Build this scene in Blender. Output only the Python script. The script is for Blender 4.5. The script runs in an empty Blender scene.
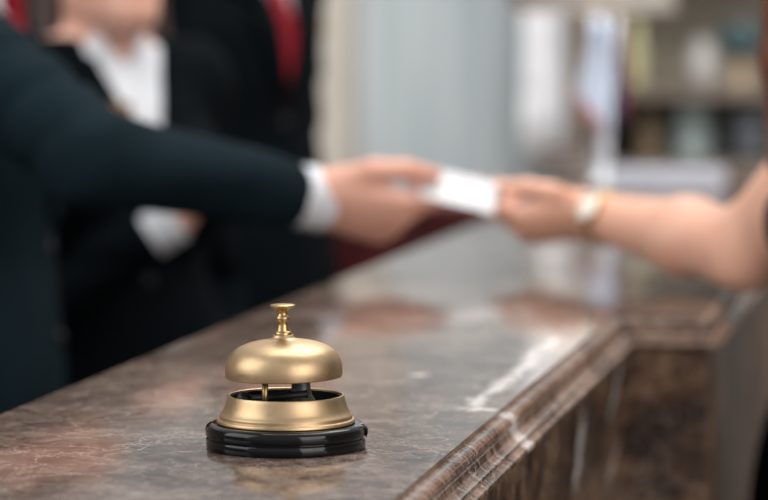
import bpy, bmesh, math, random
import numpy as np
from mathutils import Vector, Matrix

random.seed(7)
SC = bpy.context.scene
COL = SC.collection
V = Vector

# ------------------------------------------------------------------ camera maths
F = 2800.0
TH = math.atan(212 / F)                       # pitch down
YAW = math.atan(556 / (212 * math.sin(TH) + F * math.cos(TH)))
TOP = 1.12                                    # counter top height
CAM = V((0, 0, TOP + 0.2416))
RT = V((math.cos(YAW), math.sin(YAW), 0))     # camera right
FH = V((-math.sin(YAW), math.cos(YAW), 0))
FW = FH * math.cos(TH) - V((0, 0, 1)) * math.sin(TH)
UP = FH * math.sin(TH) + V((0, 0, 1)) * math.cos(TH)

def P(px, py, d):
    return CAM + d * (FW + (px - 384) / F * RT + (250 - py) / F * UP)

def on_z(px, py, z):
    r = P(px, py, 1) - CAM
    return CAM + r * ((z - CAM.z) / r.z)

def on_x(px, py, x):
    r = P(px, py, 1) - CAM
    return CAM + r * ((x - CAM.x) / r.x)

def on_y(px, py, y):
    r = P(px, py, 1) - CAM
    return CAM + r * ((y - CAM.y) / r.y)

# ------------------------------------------------------------------ object helpers
def tag(o, label=None, cat=None, group=None, kind=None):
    if label: o['label'] = label
    if cat: o['category'] = cat
    if group: o['group'] = group
    if kind: o['kind'] = kind
    return o

def link(name, me, mat=None, parent=None, smooth=False):
    o = bpy.data.objects.new(name, me)
    COL.objects.link(o)
    if mat: me.materials.append(mat)
    if parent is not None: o.parent = parent
    if smooth:
        me.polygons.foreach_set('use_smooth', [True] * len(me.polygons))
    return o

def empty(name, loc, rz=0.0):
    o = bpy.data.objects.new(name, None)
    COL.objects.link(o)
    o.location = loc
    o.rotation_euler = (0, 0, rz)
    o.empty_display_size = 0.05
    return o

def obj(name, bm, mat, parent=None, smooth=False, angle=None):
    bmesh.ops.recalc_face_normals(bm, faces=bm.faces)
    me = bpy.data.meshes.new(name)
    bm.to_mesh(me); bm.free()
    o = link(name, me, mat, parent, smooth)
    if angle is not None:
        me.polygons.foreach_set('use_smooth', [True] * len(me.polygons))
        try: me.set_sharp_from_angle(angle=math.radians(angle))
        except Exception: pass
    return o

def box(bm, lo, hi, bevel=0.0, seg=2):
    g = bmesh.ops.create_cube(bm, size=1)
    vs = g['verts']
    c = [(a + b) / 2 for a, b in zip(lo, hi)]
    s = [abs(b - a) for a, b in zip(lo, hi)]
    for v in vs:
        v.co = V((c[0] + v.co.x * s[0], c[1] + v.co.y * s[1], c[2] + v.co.z * s[2]))
    if bevel > 0:
        es = list({e for v in vs for e in v.link_edges})
        bmesh.ops.bevel(bm, geom=es, offset=bevel, segments=seg, profile=0.6, affect='EDGES')

def lathe(bm, prof, n=96, c=(0, 0, 0)):
    rings = []
    for r, z in prof:
        if r < 1e-6:
            rings.append([bm.verts.new((c[0], c[1], c[2] + z))])
        else:
            rings.append([bm.verts.new((c[0] + r * math.cos(2 * math.pi * i / n), c[1] + r * math.sin(2 * math.pi * i / n), c[2] + z)) for i in range(n)])
    for a, b in zip(rings, rings[1:]):
        for i in range(n):
            j = (i + 1) % n
            q = [a[i % len(a)], a[j % len(a)], b[j % len(b)], b[i % len(b)]]
            u = []
            for v in q:
                if v not in u: u.append(v)
            if len(u) > 2: bm.faces.new(u)

def tube(bm, pts, rad, n=16, caps=True):
    rings = []
    for i, p in enumerate(pts):
        p = V(p)
        t = (V(pts[min(i + 1, len(pts) - 1)]) - V(pts[max(i - 1, 0)])).normalized()
        a = t.cross(V((0, 0, 1)) if abs(t.z) < .9 else V((1, 0, 0))).normalized()
        b = t.cross(a)
        r = rad[i] if isinstance(rad, (list, tuple)) else rad
        rings.append([bm.verts.new(p + a * r * math.cos(2 * math.pi * k / n) + b * r * math.sin(2 * math.pi * k / n)) for k in range(n)])
    for a, b in zip(rings, rings[1:]):
        for k in range(n):
            bm.faces.new((a[k], a[(k + 1) % n], b[(k + 1) % n], b[k]))
    if caps:
        bm.faces.new(rings[0][::-1]); bm.faces.new(rings[-1])

def smooth_prof(pts, sub=5):
    """Catmull-Rom through lathe profile points"""
    out = []
    n = len(pts)
    for i in range(n - 1):
        p0, p1, p2, p3 = pts[max(i - 1, 0)], pts[i], pts[i + 1], pts[min(i + 2, n - 1)]
        for k in range(sub):
            t = k / sub
            out.append(tuple(0.5 * (2 * p1[a] + (p2[a] - p0[a]) * t + (2 * p0[a] - 5 * p1[a] + 4 * p2[a] - p3[a]) * t * t + (3 * p1[a] - p0[a] - 3 * p2[a] + p3[a]) * t ** 3) for a in (0, 1)))
    out.append(pts[-1])
    return [(max(r, 0), max(z, pts[0][1]) if pts[0][0] == 0 else z) for r, z in out]

# ------------------------------------------------------------------ materials
def mat(name):
    m = bpy.data.materials.new(name)
    m.use_nodes = True
    nt = m.node_tree
    b = nt.nodes['Principled BSDF']
    return m, nt, b

def nd(nt, t, **kw):
    n = nt.nodes.new(t)
    for k, v in kw.items(): setattr(n, k, v)
    return n

def ramp(nt, stops, src=None):
    r = nd(nt, 'ShaderNodeValToRGB')
    e = r.color_ramp.elements
    while len(e) > 1: e.remove(e[-1])
    e[0].position = stops[0][0]; e[0].color = stops[0][1] if len(stops[0][1]) == 4 else (*stops[0][1], 1)
    for p, c in stops[1:]:
        x = e.new(p); x.color = c if len(c) == 4 else (*c, 1)
    if src is not None: nt.links.new(src, r.inputs[0])
    return r

def math_n(nt, op, a, b=None, c=None, clamp=False):
    n = nd(nt, 'ShaderNodeMath', operation=op, use_clamp=clamp)
    for i, x in enumerate((a, b, c)):
        if x is None: continue
        if isinstance(x, (int, float)): n.inputs[i].default_value = x
        else: nt.links.new(x, n.inputs[i])
    return n.outputs[0]

def noise(nt, vec, scale, detail=4, rough=.55, dist=0.0):
    n = nd(nt, 'ShaderNodeTexNoise')
    n.inputs['Scale'].default_value = scale; n.inputs['Detail'].default_value = detail
    n.inputs['Roughness'].default_value = rough; n.inputs['Distortion'].default_value = dist
    if vec is not None: nt.links.new(vec, n.inputs['Vector'])
    return n

def mix(nt, fac, a, b):
    n = nd(nt, 'ShaderNodeMix', data_type='RGBA')
    for sock, x in ((n.inputs[0], fac), (n.inputs[6], a), (n.inputs[7], b)):
        if isinstance(x, (int, float)): sock.default_value = x
        elif isinstance(x, tuple): sock.default_value = (*x[:3], 1)
        else: nt.links.new(x, sock)
    return n.outputs[2]

def simple(name, col, rough=.5, metal=0.0, var=.12, scale=30, spec=None, sheen=0, bump=0.0, coat=0):
    m, nt, b = mat(name)
    co = nd(nt, 'ShaderNodeTexCoord')
    n = noise(nt, co.outputs['Object'], scale)
    r = ramp(nt, [(.25, tuple(c * (1 - var) for c in col)), (.75, tuple(min(1, c * (1 + var)) for c in col))], n.outputs[0])
    nt.links.new(r.outputs[0], b.inputs['Base Color'])
    b.inputs['Roughness'].default_value = rough; b.inputs['Metallic'].default_value = metal
    if spec is not None: b.inputs['Specular IOR Level'].default_value = spec
    if sheen: b.inputs['Sheen Weight'].default_value = sheen
    if coat: b.inputs['Coat Weight'].default_value = coat
    if bump:
        bp = nd(nt, 'ShaderNodeBump'); bp.inputs['Strength'].default_value = bump; bp.inputs['Distance'].default_value = .002
        nt.links.new(n.outputs[0], bp.inputs['Height']); nt.links.new(bp.outputs[0], b.inputs['Normal'])
    return m

def brass(name, col=(.545, .38, .22), rough=.40):
    m, nt, b = mat(name)
    co = nd(nt, 'ShaderNodeTexCoord')
    n1 = noise(nt, co.outputs['Object'], 45, 5, .6)
    n2 = noise(nt, co.outputs['Object'], 420, 3, .6)
    r = ramp(nt, [(.28, tuple(c * .72 for c in col)), (.5, col), (.8, tuple(min(1, c * 1.12) for c in col))], n1.outputs[0])
    nt.links.new(r.outputs[0], b.inputs['Base Color'])
    b.inputs['Metallic'].default_value = 1
    mr = nd(nt, 'ShaderNodeMapRange'); mr.inputs[3].default_value = rough - .07; mr.inputs[4].default_value = rough + .12
    nt.links.new(n1.outputs[0], mr.inputs[0]); nt.links.new(mr.outputs[0], b.inputs['Roughness'])
    bp = nd(nt, 'ShaderNodeBump'); bp.inputs['Strength'].default_value = .06; bp.inputs['Distance'].default_value = .0004
    nt.links.new(n2.outputs[0], bp.inputs['Height']); nt.links.new(bp.outputs[0], b.inputs['Normal'])
    return m

# counter plan, read off the photograph
XL = (on_z(0, 414, TOP).x + on_z(300, 294, TOP).x) / 2
XR = (on_z(395.6, 498, TOP).x + on_z(609, 318, TOP).x) / 2
Y0, Y1, Y2 = 0.95, on_z(618, 313, TOP).y, 5.15
XW = on_z(700, 316, TOP).x


def marble(name, vein='none', dark=1.0, rough=.13, tint=(1, 1, 1), bigw=.5):
    m, nt, b = mat(name)
    geo = nd(nt, 'ShaderNodeTexCoord')
    vec = geo.outputs['Object']
    sep = nd(nt, 'ShaderNodeSeparateXYZ'); nt.links.new(vec, sep.inputs[0])
    X, Y, Z = sep.outputs
    big = noise(nt, vec, 11, 5, .6, .8)
    mid = noise(nt, vec, 52, 8, .72, 1.2)
    fine = noise(nt, vec, 210, 4, .65)
    mixn = math_n(nt, 'ADD', math_n(nt, 'MULTIPLY', big.outputs[0], bigw), math_n(nt, 'MULTIPLY', mid.outputs[0], 1 - bigw))
    d = dark
    k_ = .62 if vein == 'panel' else 1.0
    T_ = lambda q: .515 + (q - .515) * k_
    base = ramp(nt, [(T_(.36), (.022 * d, .014 * d, .012 * d)), (T_(.45), (.070 * d, .045 * d, .036 * d)), (T_(.52), (.145 * d, .098 * d, .077 * d)),
                     (T_(.59), (.25 * d, .19 * d, .158 * d)), (T_(.70), (.44 * d, .355 * d, .30 * d))], mixn)
    bt = nd(nt, 'ShaderNodeMix', data_type='RGBA', blend_type='MULTIPLY'); bt.inputs[0].default_value = 1; bt.inputs[7].default_value = (*tint, 1)
    nt.links.new(base.outputs[0], bt.inputs[6])
    # crackle of pale veinlets: cell edges of a warped lattice
    wv = noise(nt, vec, 16, 5, .65)
    va = nd(nt, 'ShaderNodeVectorMath', operation='MULTIPLY_ADD')
    nt.links.new(wv.outputs[1], va.inputs[0]); va.inputs[1].default_value = (.10, .10, .10); nt.links.new(vec, va.inputs[2])
    def cells(scale, w):
        vo = nd(nt, 'ShaderNodeTexVoronoi', feature='DISTANCE_TO_EDGE'); vo.inputs['Scale'].default_value = scale
        nt.links.new(va.outputs[0], vo.inputs['Vector'])
        return ramp(nt, [(0, (1, 1, 1)), (w * .4, (.6, .6, .6)), (w, (0, 0, 0))], vo.outputs['Distance']).outputs[0]
    f1 = cells(24, .035); f2 = cells(70, .05); f3 = cells(150, .07)
    g1 = ramp(nt, [(.42, (0, 0, 0)), (.60, (1, 1, 1))], noise(nt, vec, 9, 3).outputs[0]).outputs[0]
    g2 = ramp(nt, [(.40, (0, 0, 0)), (.60, (1, 1, 1))], noise(nt, vec, 23, 3).outputs[0]).outputs[0]
    fv = math_n(nt, 'MAXIMUM', math_n(nt, 'MULTIPLY', f1, math_n(nt, 'MULTIPLY_ADD', g1, .75, .15)), math_n(nt, 'MAXIMUM', math_n(nt, 'MULTIPLY', f2, math_n(nt, 'MULTIPLY', g2, .6)), math_n(nt, 'MULTIPLY', f3, math_n(nt, 'MULTIPLY', g1, .3))))
    col = mix(nt, fv, bt.outputs[2], (.48 * d, .37 * d, .30 * d))
    # small dark flecks
    fl = ramp(nt, [(.30, (1, 1, 1)), (.40, (0, 0, 0))], fine.outputs[0])
    col = mix(nt, math_n(nt, 'MULTIPLY', fl.outputs[0], .5), col, (.05, .035, .03))
    fl2 = ramp(nt, [(.56, (0, 0, 0)), (.68, (1, 1, 1))], fine.outputs[0])
    col = mix(nt, math_n(nt, 'MULTIPLY', fl2.outputs[0], .4), col, (.42 * d, .35 * d, .30 * d))
    if vein != 'none':
        nv = noise(nt, vec, 22, 6, .7, .5)
        n3 = noise(nt, vec, 60, 4, .6)
        brk = noise(nt, vec, 95, 4, .7)
        def streak(coord, centre, wander, width, lo, hi, along, soft=.05):
            w = math_n(nt, 'ADD', centre, math_n(nt, 'MULTIPLY', math_n(nt, 'SUBTRACT', nv.outputs[0], .5), wander)) if not isinstance(centre, (int, float)) else \
                math_n(nt, 'MULTIPLY_ADD', math_n(nt, 'SUBTRACT', nv.outputs[0], .5), wander, centre)
            dd = math_n(nt, 'ABSOLUTE', math_n(nt, 'SUBTRACT', coord, w))
            wd = math_n(nt, 'MULTIPLY', n3.outputs[0], width * 2)
            k = math_n(nt, 'SUBTRACT', 1, math_n(nt, 'DIVIDE', dd, wd), clamp=True)
            k = math_n(nt, 'MULTIPLY', math_n(nt, 'MULTIPLY', k, 2.2, clamp=True), ramp(nt, [(.40, (.12, .12, .12)), (.52, (1, 1, 1))], brk.outputs[0]).outputs[0])
            g1 = math_n(nt, 'DIVIDE', math_n(nt, 'SUBTRACT', along, lo), soft, clamp=True)
            g2 = math_n(nt, 'DIVIDE', math_n(nt, 'SUBTRACT', hi, along), soft, clamp=True)
            return math_n(nt, 'MULTIPLY', k, math_n(nt, 'MULTIPLY', g1, g2))
        if vein == 'top':
            yn = on_z(466, 412, TOP).y; yf = on_z(556, 335, TOP).y
            s = streak(X, XR - .022, .05, .0062, yn, yf, Y, .04)
            # end of the vein turns to the edge
            s2 = streak(Y, yn + .01, .05, .008, XR - .022, XR + .002, X, .004)
            s3 = streak(Y, on_z(418, 375, TOP).y, .03, .007, on_z(405, 375, TOP).x, on_z(432, 375, TOP).x, X, .01)
            s = math_n(nt, 'MAXIMUM', s, math_n(nt, 'MAXIMUM', s2, s3))
        elif vein == 'edge':
            yn = on_z(512, 410, TOP).y
            s = streak(Y, yn, .05, .014, -5, 5, Y)
        else:
            s = None
            for (a, bq) in (((619, 338), (602, 425)), ((614, 432), (596, 500)), ((578, 400), (566, 500))):
                p, q = on_x(*a, XR), on_x(*bq, XR)
                sl = (q.y - p.y) / (q.z - p.z)
                cen = math_n(nt, 'MULTIPLY_ADD', math_n(nt, 'SUBTRACT', Z, p.z), sl, p.y)
                t = math_n(nt, 'MULTIPLY', streak(Y, cen, .07, .024, q.z, p.z, Z, .02), math_n(nt, 'LESS_THAN', X, XR + .0065))
                t = math_n(nt, 'MULTIPLY', t, math_n(nt, 'LESS_THAN', Y, Y1 - .0065))
                s = t if s is None else math_n(nt, 'MAXIMUM', s, t)
        col = mix(nt, s, col, (.62, .55, .52) if vein != 'panel' else (.55, .52, .50))
    nt.links.new(col, b.inputs['Base Color'])
    if vein != 'top': b.inputs['Specular IOR Level'].default_value = .25 if vein == 'panel' else .34
    mr = nd(nt, 'ShaderNodeMapRange'); mr.inputs[3].default_value = rough - .03; mr.inputs[4].default_value = rough + .10
    nt.links.new(mid.outputs[0], mr.inputs[0]); nt.links.new(mr.outputs[0], b.inputs['Roughness'])
    bp = nd(nt, 'ShaderNodeBump'); bp.inputs['Strength'].default_value = .05; bp.inputs['Distance'].default_value = .001
    nt.links.new(noise(nt, vec, 70, 4, .6).outputs[0], bp.inputs['Height']); nt.links.new(bp.outputs[0], b.inputs['Normal'])
    return m

def cloth(name, col, rough=.85, sheen=.15):
    m, nt, b = mat(name)
    co = nd(nt, 'ShaderNodeTexCoord')
    n = noise(nt, co.outputs['Object'], 14, 4)
    w = noise(nt, co.outputs['Object'], 900, 2)
    r = ramp(nt, [(.3, tuple(c * .8 for c in col)), (.7, tuple(c * 1.2 for c in col))], n.outputs[0])
    nt.links.new(r.outputs[0], b.inputs['Base Color'])
    b.inputs['Roughness'].default_value = rough; b.inputs['Sheen Weight'].default_value = sheen
    b.inputs['Specular IOR Level'].default_value = .06
    bp = nd(nt, 'ShaderNodeBump'); bp.inputs['Strength'].default_value = .25; bp.inputs['Distance'].default_value = .0006
    nt.links.new(w.outputs[0], bp.inputs['Height']); nt.links.new(bp.outputs[0], b.inputs['Normal'])
    return m

def skin(name, col, lip=(.62, .22, .20)):
    m, nt, b = mat(name)
    co = nd(nt, 'ShaderNodeTexCoord')
    n = noise(nt, co.outputs['Object'], 28, 4)
    r = ramp(nt, [(.3, (col[0] * .92, col[1] * .80, col[2] * .76)), (.7, col)], n.outputs[0])
    at = nd(nt, 'ShaderNodeAttribute', attribute_name='lip')
    c = mix(nt, at.outputs['Fac'], r.outputs[0], lip)
    nt.links.new(c, b.inputs['Base Color'])
    b.inputs['Roughness'].default_value = .48
    b.inputs['Subsurface Weight'].default_value = .18
    b.inputs['Subsurface Radius'].default_value = (.010, .004, .002)
    b.inputs['Subsurface Scale'].default_value = 1.0
    return m

M = {}
M['brass'] = brass('satin_antique_brass')
M['brass_dark'] = brass('worn_brass', (.46, .32, .15), .30)
M['bell_black'] = simple('black_lacquer', (.005, .0045, .005), .09, var=.3, scale=60, bump=.04, spec=.32)
M['bell_inside'] = simple('dark_oxidised_metal', (.012, .016, .016), .5, .3, var=.4)
M['bell_grey'] = simple('dull_grey_metal', (.09, .09, .085), .45, .7, var=.3)
M['marble_top'] = marble('polished_brown_marble', 'top', .78, .085, (1, .97, .95))
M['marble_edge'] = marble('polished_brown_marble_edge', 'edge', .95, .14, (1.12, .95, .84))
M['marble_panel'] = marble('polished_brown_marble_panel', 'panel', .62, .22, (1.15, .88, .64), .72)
M['suit'] = cloth('dark_navy_suiting', (.0060, .0135, .0180), sheen=0)
M['suit_black'] = cloth('black_suiting', (.0012, .0028, .004), sheen=0)
M['shirt'] = cloth('white_shirt_cotton', (.66, .68, .72), .8, .0)
M['tie'] = cloth('dark_red_silk', (.22, .009, .018), .5, .02)
M['dress'] = cloth('black_dress_fabric', (.002, .0022, .003), sheen=0)
M['skin_man'] = skin('skin_man', (.70, .385, .29))
M['skin_woman'] = skin('skin_woman', (.74, .44, .34))
M['skin_guest'] = skin('skin_guest', (.83, .49, .36))
M['hair_dark'] = simple('dark_auburn_hair', (.035, .012, .010), .45, var=.5, scale=60)
M['hair_red'] = simple('reddish_brown_hair', (.16, .055, .028), .42, var=.5, scale=60)
M['hair_black'] = simple('black_brown_hair', (.018, .013, .011), .45, var=.5, scale=60)
M['gold'] = brass('polished_gold', (.66, .43, .19), .2)
M['dial'] = simple('pearl_watch_dial', (.95, .92, .86), .12, .0, var=.05, coat=1)
M['card'] = simple('white_card', (.64, .635, .65), .5, var=.03)
M['leather'] = simple('black_leather', (.012, .011, .011), .4)
M['eye'] = None

# ------------------------------------------------------------------ signed-distance modelling (continuous bodies and clothes)
class Grid:
    def __init__(self, lo, hi, h):
        self.lo = np.array(lo, np.float32); self.h = h
        self.n = tuple(int(math.ceil((b - a) / h)) + 1 for a, b in zip(lo, hi))
        ax = [self.lo[i] + h * np.arange(self.n[i], dtype=np.float32) for i in range(3)]
        self.ax = ax
        self.X = ax[0][:, None, None]; self.Y = ax[1][None, :, None]; self.Z = ax[2][None, None, :]

def cone(a, b, ra, rb, k=.012, sy=1.0, fold=None):
    """tapered capsule; sy<1 squashes it front-to-back about its own axis point"""
    return dict(t='c', a=np.array(a, float), b=np.array(b, float), ra=ra, rb=rb, k=k, sy=sy, fold=fold)

def ell(c, r, k=.012, R=None):
    return dict(t='e', c=np.array(c, float), r=np.array(r, float), k=k, R=R)

def evalp(prims, G, inflate=0.0):
    d = np.full(G.n, .12, np.float32)
    for p in prims:
        pad = p['k'] + 3 * G.h + abs(inflate) + .004
        if p['t'] == 'c':
            m = max(p['ra'], p['rb'])
            lo = np.minimum(p['a'] - p['ra'], p['b'] - p['rb']) - pad
            hi = np.maximum(p['a'] + p['ra'], p['b'] + p['rb']) + pad
        else:
            m = p['r'].max() if p['R'] is not None else p['r']
            lo = p['c'] - m - pad; hi = p['c'] + m + pad
        sl = []
        for i in range(3):
            i0 = max(0, int((lo[i] - G.lo[i]) / G.h)); i1 = min(G.n[i], int((hi[i] - G.lo[i]) / G.h) + 2)
            sl.append(slice(i0, i1))
        if any(s.stop <= s.start for s in sl): continue
        X = G.X[sl[0]]; Y = G.Y[:, sl[1]]; Z = G.Z[:, :, sl[2]]
        if p['t'] == 'c':
            a, b = p['a'], p['b']; sy = p['sy']
            ab = b - a
            ab_s = ab / np.array((1, sy, 1)); L2 = float(ab_s @ ab_s) + 1e-12
            px, py, pz = X - a[0], (Y - a[1]) / sy, Z - a[2]
            t = np.clip((px * ab_s[0] + py * ab_s[1] + pz * ab_s[2]) / L2, 0, 1)
            q = np.sqrt((px - t * ab_s[0]) ** 2 + (py - t * ab_s[1]) ** 2 + (pz - t * ab_s[2]) ** 2)
            rr = p['ra'] + (p['rb'] - p['ra']) * t
            f = q - rr
            if sy < 1: f = f * (sy + (1 - sy) * .35)
            if p['fold']:
                amp, nf, kv, ph, t0, t1 = p['fold']
                L = math.sqrt(L2)
                arg = 2 * np.pi * nf * t + (X * kv[0] + Y * kv[1] + Z * kv[2]) + ph
                env = np.clip((t - t0) / .15, 0, 1) * np.clip((t1 - t) / .15, 0, 1)
                f = f - amp * env * (np.sin(arg) + .5 * np.sin(1.9 * arg + 1.3))
        else:
            c, r = p['c'], p['r']
            x, y, z = X - c[0], Y - c[1], Z - c[2]
            if p['R'] is not None:
                Rm = p['R']
                x, y, z = (Rm[0][0] * x + Rm[1][0] * y + Rm[2][0] * z, Rm[0][1] * x + Rm[1][1] * y + Rm[2][1] * z, Rm[0][2] * x + Rm[1][2] * y + Rm[2][2] * z)
            k0 = np.sqrt((x / r[0]) ** 2 + (y / r[1]) ** 2 + (z / r[2]) ** 2)
            k1 = np.sqrt((x / r[0] ** 2) ** 2 + (y / r[1] ** 2) ** 2 + (z / r[2] ** 2) ** 2) + 1e-9
            f = k0 * (k0 - 1) / k1
        f = f - inflate
        cur = d[sl[0], sl[1], sl[2]]
        if p.get('neg'):
            k = p['k']; g = -f
            hh = np.maximum(k - np.abs(cur - g), 0) / k
            d[sl[0], sl[1], sl[2]] = np.maximum(cur, g) + hh * hh * k * .25
        else:
            k = p['k']
            hh = np.maximum(k - np.abs(cur - f), 0) / k
            d[sl[0], sl[1], sl[2]] = np.minimum(cur, f) - hh * hh * k * .25
    return d

def neg(p):
    p['neg'] = True; return p

def snet(d, G, name, mat_, parent=None, lipc=None):
    # close the surface at the grid border
    d[0] = d[-1] = np.maximum(d[0], .01)[...] * 0 + .01
    d[:, 0] = .01; d[:, -1] = .01; d[:, :, 0] = .01; d[:, :, -1] = .01
    s = d < 0
    if not s.any():
        print('EMPTY SDF', name); return None
    u = s.view(np.uint8)
    c = u[:-1] + u[1:]
    c = c[:, :-1] + c[:, 1:]
    c = c[:, :, :-1] + c[:, :, 1:]
    act = (c > 0) & (c < 8)
    I = np.nonzero(act)
    nv = len(I[0])
    idx = np.full(act.shape, -1, np.int32); idx[I] = np.arange(nv, dtype=np.int32)
    acc = np.zeros((nv, 3)); cnt = np.zeros(nv)
    corners = [(0, 0, 0), (1, 0, 0), (0, 1, 0), (1, 1, 0), (0, 0, 1), (1, 0, 1), (0, 1, 1), (1, 1, 1)]
    vals = [d[I[0] + a, I[1] + b, I[2] + e] for a, b, e in corners]
    for i in range(8):
        for ax in range(3):
            bit = 1 << ax
            if i & bit: continue
            j = i | bit
            va, vb = vals[i], vals[j]
            mk = (va < 0) != (vb < 0)
            t = np.where(mk, va / np.where(mk, va - vb, 1), 0)
            for q in range(3):
                acc[:, q] += np.where(mk, corners[i][q] + (t if q == ax else 0), 0)
            cnt += mk
    pos = acc / cnt[:, None]
    co = np.stack([G.lo[q] + G.h * (I[q] + pos[:, q]) for q in range(3)], 1).astype(np.float32)
    quads = []
    for ax in range(3):
        sa = [slice(None)] * 3; sb = [slice(None)] * 3
        sa[ax] = slice(0, -1); sb[ax] = slice(1, None)
        a = s[tuple(sa)]; b = s[tuple(sb)]
        E = np.nonzero(a != b)
        o1, o2 = (ax + 1) % 3, (ax + 2) % 3
        ok = (E[o1] > 0) & (E[o2] > 0) & (E[o1] < act.shape[o1]) & (E[o2] < act.shape[o2])
        E = [e[ok] for e in E]
        def cell(d1, d2):
            q = [None] * 3; q[ax] = E[ax]; q[o1] = E[o1] - d1; q[o2] = E[o2] - d2
            return idx[tuple(q)]
        Q = np.stack([cell(1, 1), cell(0, 1), cell(0, 0), cell(1, 0)], 1)
        flip = ~a[tuple(E)]
        Q[flip] = Q[flip][:, ::-1]
        quads.append(Q)
    Q = np.concatenate(quads)
    Q = Q[(Q >= 0).all(1)]
    # two rounds of light smoothing
    for _ in range(2):
        sm = np.zeros_like(co); w = np.zeros(len(co), np.float32)
        for a in range(4):
            b = (a + 1) % 4
            np.add.at(sm, Q[:, a], co[Q[:, b]]); np.add.at(w, Q[:, a], 1)
            np.add.at(sm, Q[:, b], co[Q[:, a]]); np.add.at(w, Q[:, b], 1)
        co = co * .5 + .5 * sm / w[:, None]
    me = bpy.data.meshes.new(name)
    me.vertices.add(len(co)); me.vertices.foreach_set('co', co.ravel())
    me.loops.add(Q.size); me.loops.foreach_set('vertex_index', Q.ravel().astype(np.int32))
    me.polygons.add(len(Q)); me.polygons.foreach_set('loop_start', np.arange(0, Q.size, 4, dtype=np.int32))
    try: me.polygons.foreach_set('loop_total', np.full(len(Q), 4, np.int32))
    except Exception: pass
    me.update(calc_edges=True); me.validate()
    if lipc is not None:
        c0, r = lipc
        q = (co - np.array(c0, np.float32)) / np.array(r, np.float32)
        val = np.clip(1.6 - 1.6 * np.sqrt((q ** 2).sum(1)), 0, 1).astype(np.float32)
        at = me.attributes.new('lip', 'FLOAT', 'POINT'); at.data.foreach_set('value', val)
    return link(name, me, mat_, parent, True)

# ------------------------------------------------------------------ people
def A(v): return np.array(v, float)

def hand_prims(W, f, s, n, sc, curls, thumb, spread=(.0, -.02, -.05, -.11)):
    W, f, s, n = A(W), A(f), A(s), A(n)
    def Q(a, b, c): return W + sc * (a * f + b * s + c * n)
    out = []
    K = [(.094, .029, .002), (.098, .009, .004), (.092, -.011, .002), (.083, -.029, -.002)]
    LN = [(.045, .027, .022), (.049, .031, .023), (.045, .028, .022), (.036, .021, .019)]
    RD = [(.0098, .0088, .0075), (.0100, .0090, .0077), (.0095, .0085, .0073), (.0085, .0075, .0066)]
    for i, (a, b, c) in enumerate(K):
        out.append(cone(Q(.004, b * .55, -.001), Q(a, b, c - .003), .0165 * sc, .0118 * sc, .014))
    out.append(cone(Q(.018, .016, -.010), Q(.056, .034, -.012), .0165 * sc, .0125 * sc, .014))
    out.append(cone(Q(.014, -.018, -.008), Q(.066, -.026, -.009), .0145 * sc, .0115 * sc, .014))
    out.append(ell(Q(.05, .004, -.004), (.040 * sc, .030 * sc, .016 * sc), .012, np.stack([f, s, n], 1)))
    tips = []
    for i in range(4):
        p = Q(*K[i]); ang = 0
        for j in range(3):
            ang += math.radians(curls[i][j])
            dr = math.cos(ang) * f - math.sin(ang) * n + spread[i] * s * (1 if j == 0 else .6)
            dr = dr / np.linalg.norm(dr)
            q = p + dr * LN[i][j] * sc
            r0 = RD[i][j] * sc; r1 = RD[i][min(j + 1, 2)] * sc * (1 if j < 2 else .86)
            out.append(cone(p, q, r0, r1, .004))
            p = q
        tips.append(p)
    tp = [Q(*t) for t in thumb]
    tr = [.0145, .0125, .0112, .0088]
    for j in range(3):
        out.append(cone(tp[j], tp[j + 1], tr[j] * sc, tr[j + 1] * sc, .008 if j == 0 else .004))
    return out

RELAX = [(18, 28, 14), (24, 32, 16), (28, 36, 18), (32, 38, 20)]
THUMB_RELAX = [(.018, .024, -.010), (.050, .046, -.022), (.078, .050, -.034), (.098, .044, -.044)]
FIST = [(55, 70, 40), (60, 75, 42), (64, 78, 44), (66, 78, 44)]

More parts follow.
